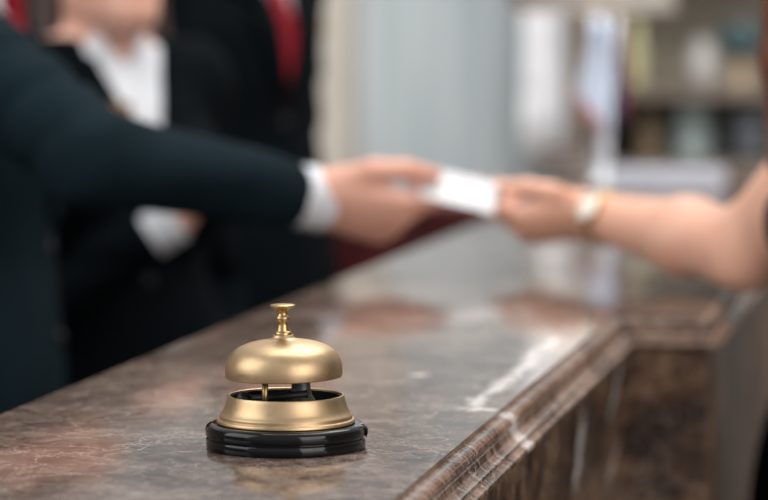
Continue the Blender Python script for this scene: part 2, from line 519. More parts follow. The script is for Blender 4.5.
def head_prims(c, s, tilt=0.0, turn=0.0, female=False):
    """c = centre of the skull; s = scale. returns body prims (skull, face, ears) and a map from head-local to person-local"""
    ct, st = math.cos(turn), math.sin(turn); cp, sp = math.cos(tilt), math.sin(tilt)
    Rz = np.array(((ct, -st, 0), (st, ct, 0), (0, 0, 1))); Rx = np.array(((1, 0, 0), (0, cp, -sp), (0, sp, cp)))
    Rm = Rz @ Rx
    c = A(c)
    def h(x, y, z): return c + s * (Rm @ A((x, y, z)))
    jaw = .9 if female else 1.0
    pr = [
        ell(h(0, -.012, .025), A((.076, .094, .088)) * s, .02, Rm),
        ell(h(0, .028, -.030), A((.060, .066, .082)) * s, .03, Rm),
        ell(h(0, .058, -.090), A((.030 * jaw, .030, .024)) * s, .03, Rm),
        cone(h(.048 * jaw, .005, -.070), h(.014, .062, -.095), .020 * s, .016 * s, .03),
        cone(h(-.048 * jaw, .005, -.070), h(-.014, .062, -.095), .020 * s, .016 * s, .03),
        ell(h(.036, .062, -.030), A((.024, .022, .022)) * s, .02, Rm), ell(h(-.036, .062, -.030), A((.024, .022, .022)) * s, .02, Rm),
        cone(h(0, .088, .008), h(0, .106, -.028), .008 * s, .0115 * s, .010),
        ell(h(.011, .094, -.033), A((.009, .009, .008)) * s, .006, Rm), ell(h(-.011, .094, -.033), A((.009, .009, .008)) * s, .006, Rm),
        cone(h(.012, .088, .022), h(.046, .074, .022), .009 * s, .008 * s, .012), cone(h(-.012, .088, .022), h(-.046, .074, .022), .009 * s, .008 * s, .012),
        neg(ell(h(.031, .094, .006), A((.017, .014, .011)) * s, .012, Rm)), neg(ell(h(-.031, .094, .006), A((.017, .014, .011)) * s, .012, Rm)),
        cone(h(-.018, .084, -.056), h(.018, .084, -.056), .0065 * s, .0065 * s, .006), cone(h(-.015, .084, -.067), h(.015, .084, -.067), .0075 * s, .0075 * s, .007),
        neg(cone(h(-.022, .093, -.0615), h(.022, .093, -.0615), .0022 * s, .0022 * s, .002)),
        ell(h(.079, -.008, -.008), A((.010, .020, .032)) * s, .006, Rm), ell(h(-.079, -.008, -.008), A((.010, .020, .032)) * s, .006, Rm),
    ]
    return pr, h, Rm

def eye_mat():
    m, nt, b = mat('eye')
    co = nd(nt, 'ShaderNodeTexCoord'); sep = nd(nt, 'ShaderNodeSeparateXYZ'); nt.links.new(co.outputs['Object'], sep.inputs[0])
    r = ramp(nt, [(0, (.85, .82, .8)), (.86, (.85, .82, .8)), (.88, (.12, .07, .04)), (.965, (.10, .06, .03)), (.975, (.005, .005, .005))],
             math_n(nt, 'DIVIDE', sep.outputs[1], .0115))
    nt.links.new(r.outputs[0], b.inputs['Base Color']); b.inputs['Roughness'].default_value = .1
    return m
M['eye'] = eye_mat()

class Person:
    def __init__(self, pos, yaw, s):
        """yaw: world angle of the direction faced; local +y is forward, +x the person's own right"""
        self.pos = V((pos[0], pos[1], 0)); self.yaw = yaw; self.s = s
        self.rz = yaw - math.pi / 2
        self.Rinv = Matrix.Rotation(-self.rz, 3, 'Z')
    def L(self, w): return A(self.Rinv @ (V(w) - self.pos))
    def D(self, w): return A(self.Rinv @ V(w))

def torso_prims(s, female=False, lean=0.0):
    ch, wa, hp = (.150, .122, .170) if female else (.172, .150, .165)
    sh = .155 if female else .182
    p = [cone((0, 0, .95 * s), (0, .005, 1.10 * s), hp * s, wa * s, .03, .66),
         cone((0, .005, 1.10 * s), (0, 0, 1.27 * s), wa * s, ch * s, .03, .66),
         cone((0, 0, 1.27 * s), (0, -.012 * s, 1.36 * s), ch * s, .115 * s, .03, .66),
         cone((.05 * s, -.015 * s, 1.395 * s), (sh * s, -.008, 1.372 * s), .050 * s, .050 * s, .04),
         cone((-.05 * s, -.015 * s, 1.395 * s), (-sh * s, -.008, 1.372 * s), .050 * s, .050 * s, .04)]
    if female:
        p += [ell((.065 * s, .085 * s, 1.24 * s), A((.062, .055, .062)) * s, .03), ell((-.065 * s, .085 * s, 1.24 * s), A((.062, .055, .062)) * s, .03)]
    return p

def clamp_z(d, G, lo=None, hi=None):
    if lo is not None: d = np.maximum(d, lo - G.Z)
    if hi is not None: d = np.maximum(d, G.Z - hi)
    return d

def suited_person(pos, yaw, s, label, suit, skinm, hairm, arms, head_c, turn=0, tilt=0, female=False, tie=True, vz=1.12, hs=.0035, badge=None, hair_fn=None, vw=.085, vshift=0.0):
    """arms: two dicts (side +1 = own right): sh, el, wr (local), hand=(f,s,n,sc,curls,thumb) or None, cuff length"""
    pr = Person(pos, yaw, s)
    tp = torso_prims(s, female)
    hp, h, Rm = head_prims(head_c, s * (0.97 if female else 1.02), tilt, turn, female)
    nb = A((0, -.018 * s, 1.37 * s)); nt_ = h(0, -.018, -.075)
    neck = [cone(nb, nt_, (.050 if female else .060) * s, (.047 if female else .060) * s, .03)]
    body = list(tp) + neck + hp
    for a in arms:
        r = 1.0 if not female else .85
        body += [cone(a['sh'], a['el'], .046 * r, .038 * r, .02), cone(a['el'], a['wr'], .038 * r, .024 * r, .02)]
        if a['hand']:
            body += hand_prims(a['wr'], *a['hand'])
    ext = [A(head_c) + A((-.12, -.14, .16)), A(head_c) + A((.12, .15, .0)), A((-.26, -.16, .86)), A((.26, .2, .9))]
    for a in arms:
        for q in (a['sh'], a['el'], a['wr']):
            ext += [A(q) - .07, A(q) + .07]
        if a['hand']:
            tip = A(a['wr']) + A(a['hand'][0]) * .19
            ext += [tip - .06, tip + .06]
    lo = np.min(ext, 0); hi = np.max(ext, 0); lo[2] = .86 * s
    G = Grid(lo, hi, hs)
    d = evalp(body, G)
    root = snet(d, G, 'person', skinm, None, (h(0, .086, -.0615), A((.030, .022, .017)) * s))
    root.location = pr.pos; root.rotation_euler = (0, 0, pr.rz)
    tag(root, label, 'person')
    del d
    # eyes
    for sx in (-1, 1):
        bm = bmesh.new(); bmesh.ops.create_uvsphere(bm, u_segments=20, v_segments=14, radius=.0115)
        e = obj('eye', bm, M['eye'], root, True); e.location = h(sx * .031, .0735, .005); e.rotation_euler = (tilt, 0, turn)
    # hair
    if hair_fn: 
        hpr, cuts = hair_fn(h, Rm, s)
        ext = []
        for q in hpr:
            if q['t'] == 'e': ext += [q['c'] - q['r'].max() - .02, q['c'] + q['r'].max() + .02]
            else: ext += [np.minimum(q['a'], q['b']) - max(q['ra'], q['rb']) - .02, np.maximum(q['a'], q['b']) + max(q['ra'], q['rb']) + .02]
        Gh = Grid(np.min(ext, 0), np.max(ext, 0), .004)
        snet(evalp(hpr + cuts, Gh), Gh, 'hair', hairm, root)
    # jacket
    ext = [A((-.29, -.2, 0)), A((.29, .22, 0))]
    for a in arms:
        for q in (a['sh'], a['el'], a['wr']): ext += [A(q) - .09, A(q) + .09]
    lo = np.min(ext, 0); hi = np.max(ext, 0); lo[2] = .72 * s; hi[2] = 1.50 * s
    Gj = Grid(lo, hi, .005)
    skirt = [cone((0, .0, .80 * s), (0, 0, .98 * s), .185 * s, .172 * s, .04, .68)]
    tors = evalp(tp + skirt, Gj)
    rsl = [.058, .050, .034] if not female else [.050, .043, .034]
    sl = []
    for a in arms:
        w = A(a['wr']); e = A(a['el']); sh = A(a['sh'])
        dirn = (w - e) / np.linalg.norm(w - e)
        end = w - dirn * a.get('gap', .035)
        k1 = A((23., 40., -65.)); k2 = A((40., -30., 60.))
        r_ = [x * a.get('fat', 1) for x in rsl]
        sl.append(cone(sh, e, r_[0] * s, r_[1] * s, .02, 1, (.0028, 1.3, k1, .4, .3, 1.2)))
        sl.append(cone(e, end - dirn * r_[2] * .3, r_[1] * s, r_[2] * s, .015, 1, (.0024, 1.7, k2, 1.1, -.2, 1.0)))
    dsl = evalp(sl, Gj)
    # flat sleeve ends
    for a in arms:
        w = A(a['wr']); e = A(a['el'])
        dirn = (w - e) / np.linalg.norm(w - e); end = w - dirn * a.get('gap', .035)
        pl = (Gj.X - end[0]) * dirn[0] + (Gj.Y - end[1]) * dirn[1] + (Gj.Z - end[2]) * dirn[2]
        near = (np.abs(Gj.X - end[0]) < .08) & (np.abs(Gj.Y - end[1]) < .08) & (np.abs(Gj.Z - end[2]) < .08)
        dsl = np.where(near, np.maximum(dsl, pl), dsl)
    dj = tors - .018
    k = .03; hh = np.maximum(k - np.abs(dj - dsl), 0) / k
    dj = np.minimum(dj, dsl) - hh * hh * k * .25
    dj = np.maximum(dj, -(tors + .02) * 1.0) if False else dj
    topz = 1.435 * s
    zb = vz * s; ztop = 1.40 * s
    Wv = np.clip((Gj.Z - zb) / (ztop - zb), -.2, 1.15) * vw * s
    vcut = np.maximum(np.abs(Gj.X - vshift) - Wv, -(Gj.Y - .02))            # wedge open at the front
    dj = np.maximum(dj, -np.minimum(vcut, 9))
    # neck hole
    neckd = np.sqrt(Gj.X ** 2 + (Gj.Y - .005) ** 2) - (.074 if not female else .068) * s
    dj = np.maximum(dj, -np.maximum(neckd, 1.36 * s - Gj.Z))
    dj = clamp_z(dj, Gj, .735 * s, topz)
    jac = snet(dj.astype(np.float32), Gj, 'jacket', suit, root)
    # lapels
    shell = np.maximum(tors - .0265, -(tors - .0165))
    for sx in (-1, 1):
        x = sx * (Gj.X - vshift)
        wl = np.clip((Gj.Z - zb) / (ztop - zb), 0, 1)
        lw = .022 + .052 * wl * s
        strip = np.maximum(Wv - x - .002, x - (Wv + lw))
        notch = np.maximum(np.abs(Gj.Z - 1.335 * s - (x - .1) * .3) - .008, (Wv + lw * .55) - x)
        strip = np.maximum(strip, -notch)
        dl = np.maximum(np.maximum(shell, strip), -(Gj.Y - .03))
        dl = clamp_z(dl, Gj, zb, 1.41 * s)
        snet(dl.astype(np.float32), Gj, 'lapel', suit, jac)
    # jacket buttons
    for i in range(2):
        z = (vz - .03 - .10 * i) * s
        bm = bmesh.new(); lathe(bm, [(0, .003), (.006, .003), (.0075, .0015), (.0075, -.002), (0, -.002)], 20)
        # front of the jacket at this height
        iz = int((z - Gj.lo[2]) / Gj.h); ix = int((0 - Gj.lo[0]) / Gj.h)
        col = dj[ix, :, iz]; ys = np.nonzero(col < 0)[0]
        yf = Gj.lo[1] + Gj.h * ys.max() if len(ys) else .15
        bt = obj('button', bm, M['leather'], jac, True); bt.location = (0.0, min(yf, .2) + .003, z); bt.rotation_euler = (-math.pi / 2, 0, 0)
    if badge:
        bx, bz = badge
        iz = int((bz * s - Gj.lo[2]) / Gj.h); ix = int((bx * s - Gj.lo[0]) / Gj.h)
        colm = (tors - .0275)[ix, :, iz]; ys = np.nonzero(colm < 0)[0]
        yf = Gj.lo[1] + Gj.h * ys.max()
        bm = bmesh.new(); box(bm, (-.019, -.002, -.010), (.019, .002, .010), .0015)
        bg = obj('name_badge', bm, M['gold'], root); bg.location = (bx * s, yf + .004, bz * s)
        bg.rotation_euler = (0.1, 0, -bx * 4)
        bg['label'] = 'small gold name badge'
    del dj, dsl, shell
    # shirt
    lo = A((-.2, -.17, 1.0 * s)); hi = A((.2, .2, 1.5 * s))
    Gs = Grid(lo, hi, .0035)
    ts = evalp(tp, Gs)
    d1 = ts - .009
    d1 = clamp_z(d1, Gs, 1.02 * s, 1.425 * s)
    # collar stand and points
    ax0, ax1 = nb, nt_
    t = np.clip((Gs.Z - ax0[2]) / (ax1[2] - ax0[2]), 0, 1)
    cx = ax0[0] + (ax1[0] - ax0[0]) * t; cy = ax0[1] + (ax1[1] - ax0[1]) * t
    rn = (.055 if female else .0655) * s
    rad = np.sqrt((Gs.X - cx) ** 2 + (Gs.Y - cy) ** 2)
    flare = np.clip((1.455 * s - Gs.Z) / .05, 0, 1) * .020
    ang = np.arctan2(Gs.X - cx, Gs.Y - cy)
    topc = 1.462 * s - .018 * np.cos(ang); botc = 1.405 * s - .030 * np.clip(1 - np.abs(np.abs(ang) - .45) / .5, 0, 1)
    coll = np.maximum(np.abs(rad - rn - flare) - .0045, np.maximum(Gs.Z - topc, botc - Gs.Z))
    opening = (.10 + (.42 if female else .22) * np.clip((1.445 * s - Gs.Z) / .06, -.2, 1)) if tie else (.26 + .30 * np.clip((Gs.Z - 1.40 * s) / .06, -.8, 1))
    coll = np.maximum(coll, (opening - np.abs(ang)) * .06)
    d1 = np.minimum(d1, coll)
    if not tie:   # open neck
        wv = np.clip((Gs.Z - 1.395 * s) / (.05 * s), -.1, 1.2) * .034 * s
        d1 = np.maximum(d1, -np.maximum(np.abs(Gs.X) - wv, .02 - Gs.Y))
    shirt = snet(d1.astype(np.float32), Gs, 'shirt', M['shirt'], root)
    # shirt cuffs
    for a in arms:
        w = A(a['wr']); e = A(a['el']); dirn = (w - e) / np.linalg.norm(w - e)
        g = a.get('gap', .035); cr = a.get('cuff_r', (.0305 if not female else .029)) * s
        if a.get('nocuff'): continue
        bm = bmesh.new()
        n_ = 40
        prof = [(cr * .80, .10), (cr * .98, .02), (cr, -.012), (cr * 1.0, -g + a.get('cuff_end', .004)), (cr * .97, -g + a.get('cuff_end', .004) - .002), (cr * .88, -g + a.get('cuff_end', .004)), (cr * .80, .05)]
        lathe(bm, [(r, -(z + g)) for r, z in prof], n_)
        cf = obj('shirt_cuff', bm, M['shirt'], root, True)
        cf.matrix_parent_inverse = Matrix.Identity(4)
        rot = V((0, 0, 1)).rotation_difference(V(dirn)).to_matrix().to_4x4()
        cf.matrix_local = Matrix.Translation(V(w)) @ rot
    if tie:
        ztk = 1.405 * s
        wt = .017 + .018 * np.clip((ztk - Gs.Z) / (.30 * s), 0, 1)
        sh2 = np.maximum(ts - .0165, -(ts - .0095))
        dt = np.maximum(np.maximum(sh2, np.abs(Gs.X) - wt), .03 - Gs.Y)
        dt = clamp_z(dt, Gs, (vz - .05) * s, ztk)
        iz = int((ztk - .01 - Gs.lo[2]) / Gs.h); ix = int((0 - Gs.lo[0]) / Gs.h)
        ys = np.nonzero((ts - .012)[ix, :, iz] < 0)[0]; yk = Gs.lo[1] + Gs.h * ys.max()
        kn = evalp([cone((0, yk - .002, ztk - .030), (0, yk - .012, ztk + .018), .0125, .019, .006)], Gs)
        dt = np.minimum(dt, kn)
        snet(dt.astype(np.float32), Gs, 'tie', M['tie'], root)
    # trousers
    lo = A((-.24, -.2, .05)); hi = A((.24, .2, 1.02 * s)); Gt = Grid(lo, hi, .007)
    tr = [cone((0, 0, .93 * s), (0, 0, 1.0 * s), .165 * s, .155 * s, .03, .66)]
    for sx in (-1, 1):
        tr += [cone((sx * .09 * s, 0, .90 * s), (sx * .10 * s, .005, .50 * s), .098 * s, .068 * s, .03), cone((sx * .10 * s, .005, .50 * s), (sx * .105 * s, -.01, .10 * s), .068 * s, .058 * s, .02)]
    dt = clamp_z(evalp(tr, Gt), Gt, .06)
    snet(dt, Gt, 'trousers', suit, root)
    for sx in (-1, 1):
        Gf = Grid((sx * .105 * s - .07, -.12, -.02), (sx * .105 * s + .07, .22, .14), .005)
        ds = evalp([cone((sx * .105 * s, -.05, .04), (sx * .110 * s, .13, .03), .042, .040, .02), cone((sx * .105 * s, -.02, .05), (sx * .105 * s, -.02, .10), .045, .04, .02)], Gf)
        ds = clamp_z(ds, Gf, .001)
        snet(ds, Gf, 'shoe', M['leather'], root)
    return root, pr

def short_hair(h, Rm, s):
    pr = [ell(h(0, -.020, .036), A((.083, .100, .090)) * s, .02, Rm), ell(h(0, -.075, -.02), A((.062, .036, .055)) * s, .02, Rm)]
    cuts = [neg(ell(h(0, .085, -.030), A((.075, .085, .088)) * s, .015, Rm)), neg(ell(h(.085, .01, -.05), A((.03, .05, .06)) * s, .01, Rm)), neg(ell(h(-.085, .01, -.05), A((.03, .05, .06)) * s, .01, Rm))]
    return pr, cuts

def long_hair(h, Rm, s):
    pr = [ell(h(0, -.022, .034), A((.088, .104, .094)) * s, .02, Rm), ell(h(0, -.065, -.06), A((.080, .055, .10)) * s, .03, Rm)]
    for sx in (-1, 1):
        pr.append(cone(h(sx * .080, -.015, .02), h(sx * .084, -.025, -.15), .020 * s, .028 * s, .02)); pr.append(cone(h(sx * .084, -.025, -.15), h(sx * .088, -.01, -.20), .028 * s, .018 * s, .02))
        pr.append(cone(h(sx * .05, -.075, -.05), h(sx * .055, -.075, -.185), .034 * s, .030 * s, .02))
    cuts = [neg(ell(h(0, .100, -.045), A((.070, .095, .105)) * s, .012, Rm))]
    return pr, cuts

# ---- the handover, worked out from the wrists: card plane and hands
HD = 2.84
f_man = (RT * 1.0 + UP * -.26 + FW * .08).normalized()
toC = -FW
s0 = (UP * .74 + toC * .67)
s_man = (s0 - f_man * s0.dot(f_man)).normalized()
n_man = f_man.cross(s_man).normalized()
sc_m = .93
PM = P(437, 186, HD)                                                   # where the man's thumb meets the card
W_man = PM - sc_m * (.128 * f_man + .0362 * s_man - .030 * n_man)
f_g = (-RT * 1.0 + UP * -.15 + FW * -.02).normalized()
s_g = (UP * .62 + toC * .78); s_g = (s_g - f_g * s_g.dot(f_g)).normalized()
n_g = -(f_g.cross(s_g)).normalized()
sc_g = .77
PG = PM + RT * .0635 + UP * -.002
W_g = PG - sc_g * (.118 * f_g + .0502 * s_g - .030 * n_g)

# ---- man who hands the card over
sh1 = P(-74, 20, 2.86); el1 = P(92, 158, 2.69)
yaw1 = math.radians(8)
s1 = .985
R1 = Matrix.Rotation(yaw1 - math.pi / 2, 3, 'Z')
base1 = sh1 - R1 @ V((.190 * s1, .03, 0))
p1 = Person((base1.x, base1.y), yaw1, s1)
l_sh = p1.L(sh1)
curl_m = [(24, 34, 16), (52, 66, 30), (60, 74, 36), (62, 76, 38)]
thumb_m = [(.020, .026, -.008), (.054, .050, -.012), (.090, .056, -.020), (.122, .052, -.028)]
arms1 = [dict(sh=l_sh, el=p1.L(el1), wr=p1.L(W_man), hand=(p1.D(f_man), p1.D(s_man), p1.D(n_man), sc_m, curl_m, thumb_m), gap=.018, cuff_end=-.012, cuff_r=.0325),
         dict(sh=A((-.180 * s1, 0, 1.365 * s1)), el=A((-.205, -.03, 1.08)), wr=A((-.20, .08, .86)),
              hand=(A((0, .25, -.97)), A((.25, .93, .24)), A((-.97, .25, .06)), .93, RELAX, THUMB_RELAX))]
man1, _ = suited_person((base1.x, base1.y), yaw1, s1,
    'man in dark navy suit reaching out to hand over the white card', M['suit'], M['skin_man'], M['hair_black'],
    arms1, (0, .045, 1.578 * s1), 0, -.12, vz=1.18, vw=.07, hs=.003, hair_fn=short_hair)

# ---- woman on the staff, between the two men
s2 = .95
yaw2 = math.radians(-36)
c2 = P(109, 40, 3.52)
f2 = V((math.cos(yaw2), math.sin(yaw2), 0))
pos2 = c2 - f2 * .03
R2 = Matrix.Rotation(yaw2 - math.pi / 2, 3, 'Z')
p2 = Person((pos2.x, pos2.y), yaw2, s2)
def low_arm(sx, s, sh=.165):
    return dict(sh=A((sx * sh * s, -.005, 1.36 * s)), el=A((sx * .235 * s, -.02, 1.09 * s)), wr=A((sx * .062, .20, .99 * s)),
                hand=(A((-sx * .85, .25, -.46)), A((-sx * .30, .85, .43)), A((sx * .43, .46, .77)), .84, FIST, THUMB_RELAX), gap=.03)
cuff2 = p2.L(P(172, 223, 3.40))
hu = A((-.30, .10, .95)); hu /= np.linalg.norm(hu); hs_ = A((-.55, .80, -.26)); hs_ -= hu * (hs_ @ hu); hs_ /= np.linalg.norm(hs_)
arms2 = [dict(sh=A((.165 * s2, -.005, 1.36 * s2)), el=A((.215, .045, .985)), wr=cuff2, hand=(hu, hs_, np.cross(hu, hs_), .76, FIST, THUMB_RELAX), gap=.030, cuff_end=-.006),
         dict(sh=A((-.165 * s2, -.005, 1.36 * s2)), el=A((-.215, -.03, 1.07 * s2)), wr=A((-.215, .07, .87)), hand=(A((0, .25, -.97)), A((.25, .93, .24)), A((-.97, .25, .06)), .84, RELAX, THUMB_RELAX))]
woman2, _ = suited_person((pos2.x, pos2.y), yaw2, s2,
    'woman in black jacket and open white collar, standing between the two suited men', M['suit_black'], M['skin_woman'], M['hair_dark'],
    arms2, (0, .020, 1.552 * s2), -.10, .06, True, False, 1.245, .004, (.054, 1.340), long_hair, .058)

# ---- second man, furthest back
s3 = 1.06
yaw3 = math.radians(-20)
c3 = P(209, 0, 4.12)
p3 = (c3.x, c3.y)
arms3 = [dict(sh=A((.195 * s3, -.005, 1.365 * s3)), el=A((.25, -.03, 1.08 * s3)), wr=A((.225, -.02, .87)),
              hand=(A((0, .1, -.99)), A((-.25, .96, .1)), A((.97, .25, .03)), .95, RELAX, THUMB_RELAX)),
         dict(sh=A((-.195 * s3, -.005, 1.365 * s3)), el=A((-.25, -.03, 1.08 * s3)), wr=A((-.235, .08, .85)),
              hand=(A((0, .25, -.97)), A((.25, .93, .24)), A((-.97, .25, .06)), .95, RELAX, THUMB_RELAX))]
man3, _ = suited_person(p3, yaw3, s3, 'man in black suit and dark red tie standing behind, beside the pale column', M['suit_black'], M['skin_man'], M['hair_black'],
    arms3, (0, .045, 1.578 * s3), .2, 0, False, True, 1.20, .004, (-.115, 1.30), short_hair, .052)

# ---- guest with bare arms at the other side
yawg = math.radians(180)
shg = P(912, 78, 2.46); elg = P(744, 249, 2.63)
sg = .96
Rg = Matrix.Rotation(yawg - math.pi / 2, 3, 'Z')
baseg = shg - Rg @ V((-.158 * sg, .0, 0))
pg = Person((baseg.x, baseg.y), yawg, sg)
def guest():
    s = sg
    pr = pg
    zs = shg.z                                   # shoulder height sets the upper body
    dz = zs - 1.365 * s
    tp = torso_prims(s, True)
    for q in tp:
        for kk in ('a', 'b', 'c'):
            if kk in q: q[kk] = q[kk] + A((0, 0, dz))
    hc = A((0, .10, 1.575 * s + dz))
    hp, h, Rm = head_prims(hc, s * .97, -.35, 0.15, True)
    nb = A((0, -.01, 1.37 * s + dz)); nt_ = h(0, -.018, -.075)
    body = tp + [cone(nb, nt_, .050 * s, .046 * s, .03)] + hp
    lsh, lel, lw = pr.L(shg), pr.L(elg), pr.L(W_g)
    body += [ell(lsh, (.044, .044, .044), .03), cone(lsh, lel, .042, .037, .025), cone(lel, lel + (lw - lel) * .35, .0355, .0355, .02), cone(lel + (lw - lel) * .35, lw, .0355, .0225, .02)]
    thumb_g = [(.020, .024, -.008), (.050, .048, -.012), (.084, .057, -.020), (.114, .053, -.029)]
    curl_g = [(30, 40, 18), (44, 56, 28), (54, 66, 34), (60, 72, 36)]
    body += hand_prims(lw, pr.D(f_g), pr.D(s_g), pr.D(n_g), sc_g, curl_g, thumb_g)
    rsh = A((.158 * s, 0, 1.365 * s + dz)); rel = A((.215, -.02, 1.09 * s + dz)); rw = A((.21, .06, .86 * s + dz))
    body += [cone(rsh, rel, .043, .036, .025), cone(rel, rw, .036, .023, .02)]
    body += hand_prims(rw, A((0, .2, -.98)), A((-.25, .95, .19)), A((.97, .24, .05)), .82, RELAX, THUMB_RELAX)
    for sx in (-1, 1):
        body += [cone((sx * .085, 0, .93 * s), (sx * .085, 0, .50 * s), .088, .056, .03), cone((sx * .085, 0, .50 * s), (sx * .085, -.02, .36 * s), .054, .052, .02),
                 cone((sx * .085, -.02, .36 * s), (sx * .085, -.01, .09), .052, .034, .02), cone((sx * .085, -.02, .05), (sx * .095, .12, .03), .034, .028, .02)]
    ext = [A((-.27, -.15, 0)), A((.28, .2, 0)), hc + A((-.12, -.14, .15)), hc + A((.12, .14, 0)), lw + .06, lw - .06, lw + pr.D(f_g) * .16 + .04, lw + pr.D(f_g) * .16 - .04]
    lo = np.min(ext, 0); hi = np.max(ext, 0); lo[2] = -.02
    G = Grid(lo, hi, .0033)
    d = evalp(body, G); d = clamp_z(d, G, .002)
    root = snet(d, G, 'person', M['skin_guest'], None, (h(0, .086, -.0615), A((.030, .022, .017)) * s))
    root.location = pr.pos; root.rotation_euler = (0, 0, pr.rz)
    tag(root, 'bare-armed guest in black dress with gold watch, taking the white card', 'person')
    del d
    for sx in (-1, 1):
        bm = bmesh.new(); bmesh.ops.create_uvsphere(bm, u_segments=20, v_segments=14, radius=.0115)
        e = obj('eye', bm, M['eye'], root, True); e.location = h(sx * .031, .0735, .005); e.rotation_euler = (-.35, 0, .15)
    # dress, sleeveless, flared skirt
    Gd = Grid((-.27, -.24, .45), (.27, .26, 1.36 * s + dz), .005)
    dr = evalp(tp + [cone((0, 0, .93), (0, 0, 1.06), .172, .128, .05, .72), cone((0, 0, .50), (0, 0, .93), .178, .168, .05, .80)], Gd) - .006
    ang = np.arctan2(Gd.Y, Gd.X)
    dr = dr - .006 * np.clip((.95 - Gd.Z) / .3, 0, 1) * np.sin(ang * 11 + Gd.Z * 3)
    nk = np.sqrt(Gd.X ** 2 + (Gd.Y - .02) ** 2 + (Gd.Z - (1.40 * s + dz)) ** 2) - .115
    dr = np.maximum(dr, -nk)
    for sx in (-1, 1):
        arm = np.sqrt((Gd.X - sx * .205) ** 2 + (Gd.Y) ** 2 * .7 + (Gd.Z - (1.33 * s + dz)) ** 2) - .085
        dr = np.maximum(dr, -arm)
    dr = clamp_z(dr, Gd, .48)
    snet(dr.astype(np.float32), Gd, 'dress', M['dress'], root)
    # hair: cap and long locks falling forward
    hp2 = [ell(h(0, -.022, .034), A((.088, .104, .094)) * s, .02, Rm), ell(h(0, -.065, -.06), A((.080, .055, .10)) * s, .03, Rm)]
    lk = [P(796, -60, 2.50), P(792, 60, 2.52), P(782, 178, 2.55)]
    ll = [pr.L(q) for q in lk]
    hp2 += [cone(h(-.075, .01, .03), ll[0], .026, .030, .02), cone(ll[0], ll[1], .030, .027, .015), cone(ll[1], ll[2], .027, .012, .015)]
    hp2 += [cone(h(-.085, -.02, .0), ll[0] + A((0, -.05, 0)), .03, .034, .02), cone(ll[0] + A((0, -.05, 0)), ll[1] + A((0, -.05, -.02)), .034, .030, .02), cone(ll[1] + A((0, -.05, -.02)), ll[2] + A((.01, -.05, -.02)), .03, .012, .02)]
    hp2 += [cone(h(.082, -.01, .02), h(.085, -.03, -.20), .022, .028, .02), cone(h(.0, -.09, -.02), h(0, -.10, -.30), .06, .045, .03), cone(h(-.05, -.08, -.02), h(-.06, -.09, -.28), .05, .04, .03)]
    ext = []
    for q in hp2:
        if q['t'] == 'e': ext += [q['c'] - q['r'].max() - .02, q['c'] + q['r'].max() + .02]
        else: ext += [np.minimum(q['a'], q['b']) - max(q['ra'], q['rb']) - .02, np.maximum(q['a'], q['b']) + max(q['ra'], q['rb']) + .02]
    Gh = Grid(np.min(ext, 0), np.max(ext, 0), .004)
    snet(evalp(hp2 + [neg(ell(h(0, .100, -.045), A((.066, .095, .105)) * s, .012, Rm))], Gh), Gh, 'hair', M['hair_red'], root)
    # wrist watch
    dirn = V(lel - lw).normalized()
    wc = V(lw) + dirn * .030
    nl = V(pr.D(n_g)); nl = (nl - dirn * nl.dot(dirn)).normalized()
    # face the dial a little more towards the thumb side
    sl_ = V(pr.D(s_g)); sl_ = (sl_ - dirn * sl_.dot(dirn)).normalized()
    up = V(pr.D(toC + UP * .12)); up = (up - dirn * up.dot(dirn)).normalized(); sd = dirn.cross(up).normalized()
    Mx = Matrix((sd, dirn, up)).transposed().to_4x4(); Mx.translation = wc
    bm = bmesh.new()
    n_, m_ = 64, 8
    rings = []
    for i in range(n_):
        a = 2 * math.pi * i / n_
        ca, sa = math.cos(a), math.sin(a)
        row = []
        for (o, w) in ((.0, -.006), (.0022, -.0055), (.0026, 0), (.0022, .0055), (.0, .006), (-.0008, 0)):
            wob = 1 + .03 * math.sin(a * 22)
            row.append(bm.verts.new((ca * (.0265 + o * wob), w * (1 + .06 * math.sin(a * 22)), sa * (.0235 + o * wob))))
        rings.append(row)
    for i in range(n_):
        a, b = rings[i], rings[(i + 1) % n_]
        for k in range(6):
            bm.faces.new((a[k], a[(k + 1) % 6], b[(k + 1) % 6], b[k]))
    strap = obj('watch_strap', bm, M['gold'], root, True)
    strap.matrix_local = Mx
    bm = bmesh.new(); lathe(bm, [(0, .0235), (.0155, .0235), (.0178, .0255), (.0178, .0285), (.0164, .0305), (.0150, .0305), (.0147, .0298), (0, .0298)], 48)
    obj('watch_case', bm, M['gold'], strap, True)
    bm = bmesh.new(); lathe(bm, [(0, .0296), (.0146, .0296), (.0146, .0300), (.010, .0309), (0, .0313)], 48)
    obj('watch_dial', bm, M['dial'], strap, True)
    bm = bmesh.new()
    bx = bmesh.ops.create_cone(bm, cap_ends=True, segments=16, radius1=.0022, radius2=.0022, depth=.004)
    bmesh.ops.transform(bm, matrix=Matrix.Translation((.0, .0195, .027)) @ Matrix.Rotation(math.pi / 2, 4, 'X'), verts=bm.verts)
    obj('watch_crown', bm, M['gold'], strap, True)
    return root
guest()

# ---- the white card
bm = bmesh.new()
box(bm, (-.039, -.024, -.0004), (.039, .024, .0004), .0003, 1)
card = obj('white_card', bm, M['card'])
cc = PM + RT * .022 + UP * -.001 + n_man * .004
cx_ = RT + UP * -.13 + FW * .02; cx_ = (cx_ - s_man * cx_.dot(s_man)).normalized(); cy_ = s_man.cross(cx_)
cm = Matrix((cx_, cy_, s_man)).transposed().to_4x4(); cm.translation = cc
card.matrix_world = cm
tag(card, 'blank white card held between the two hands above the counter', 'card')

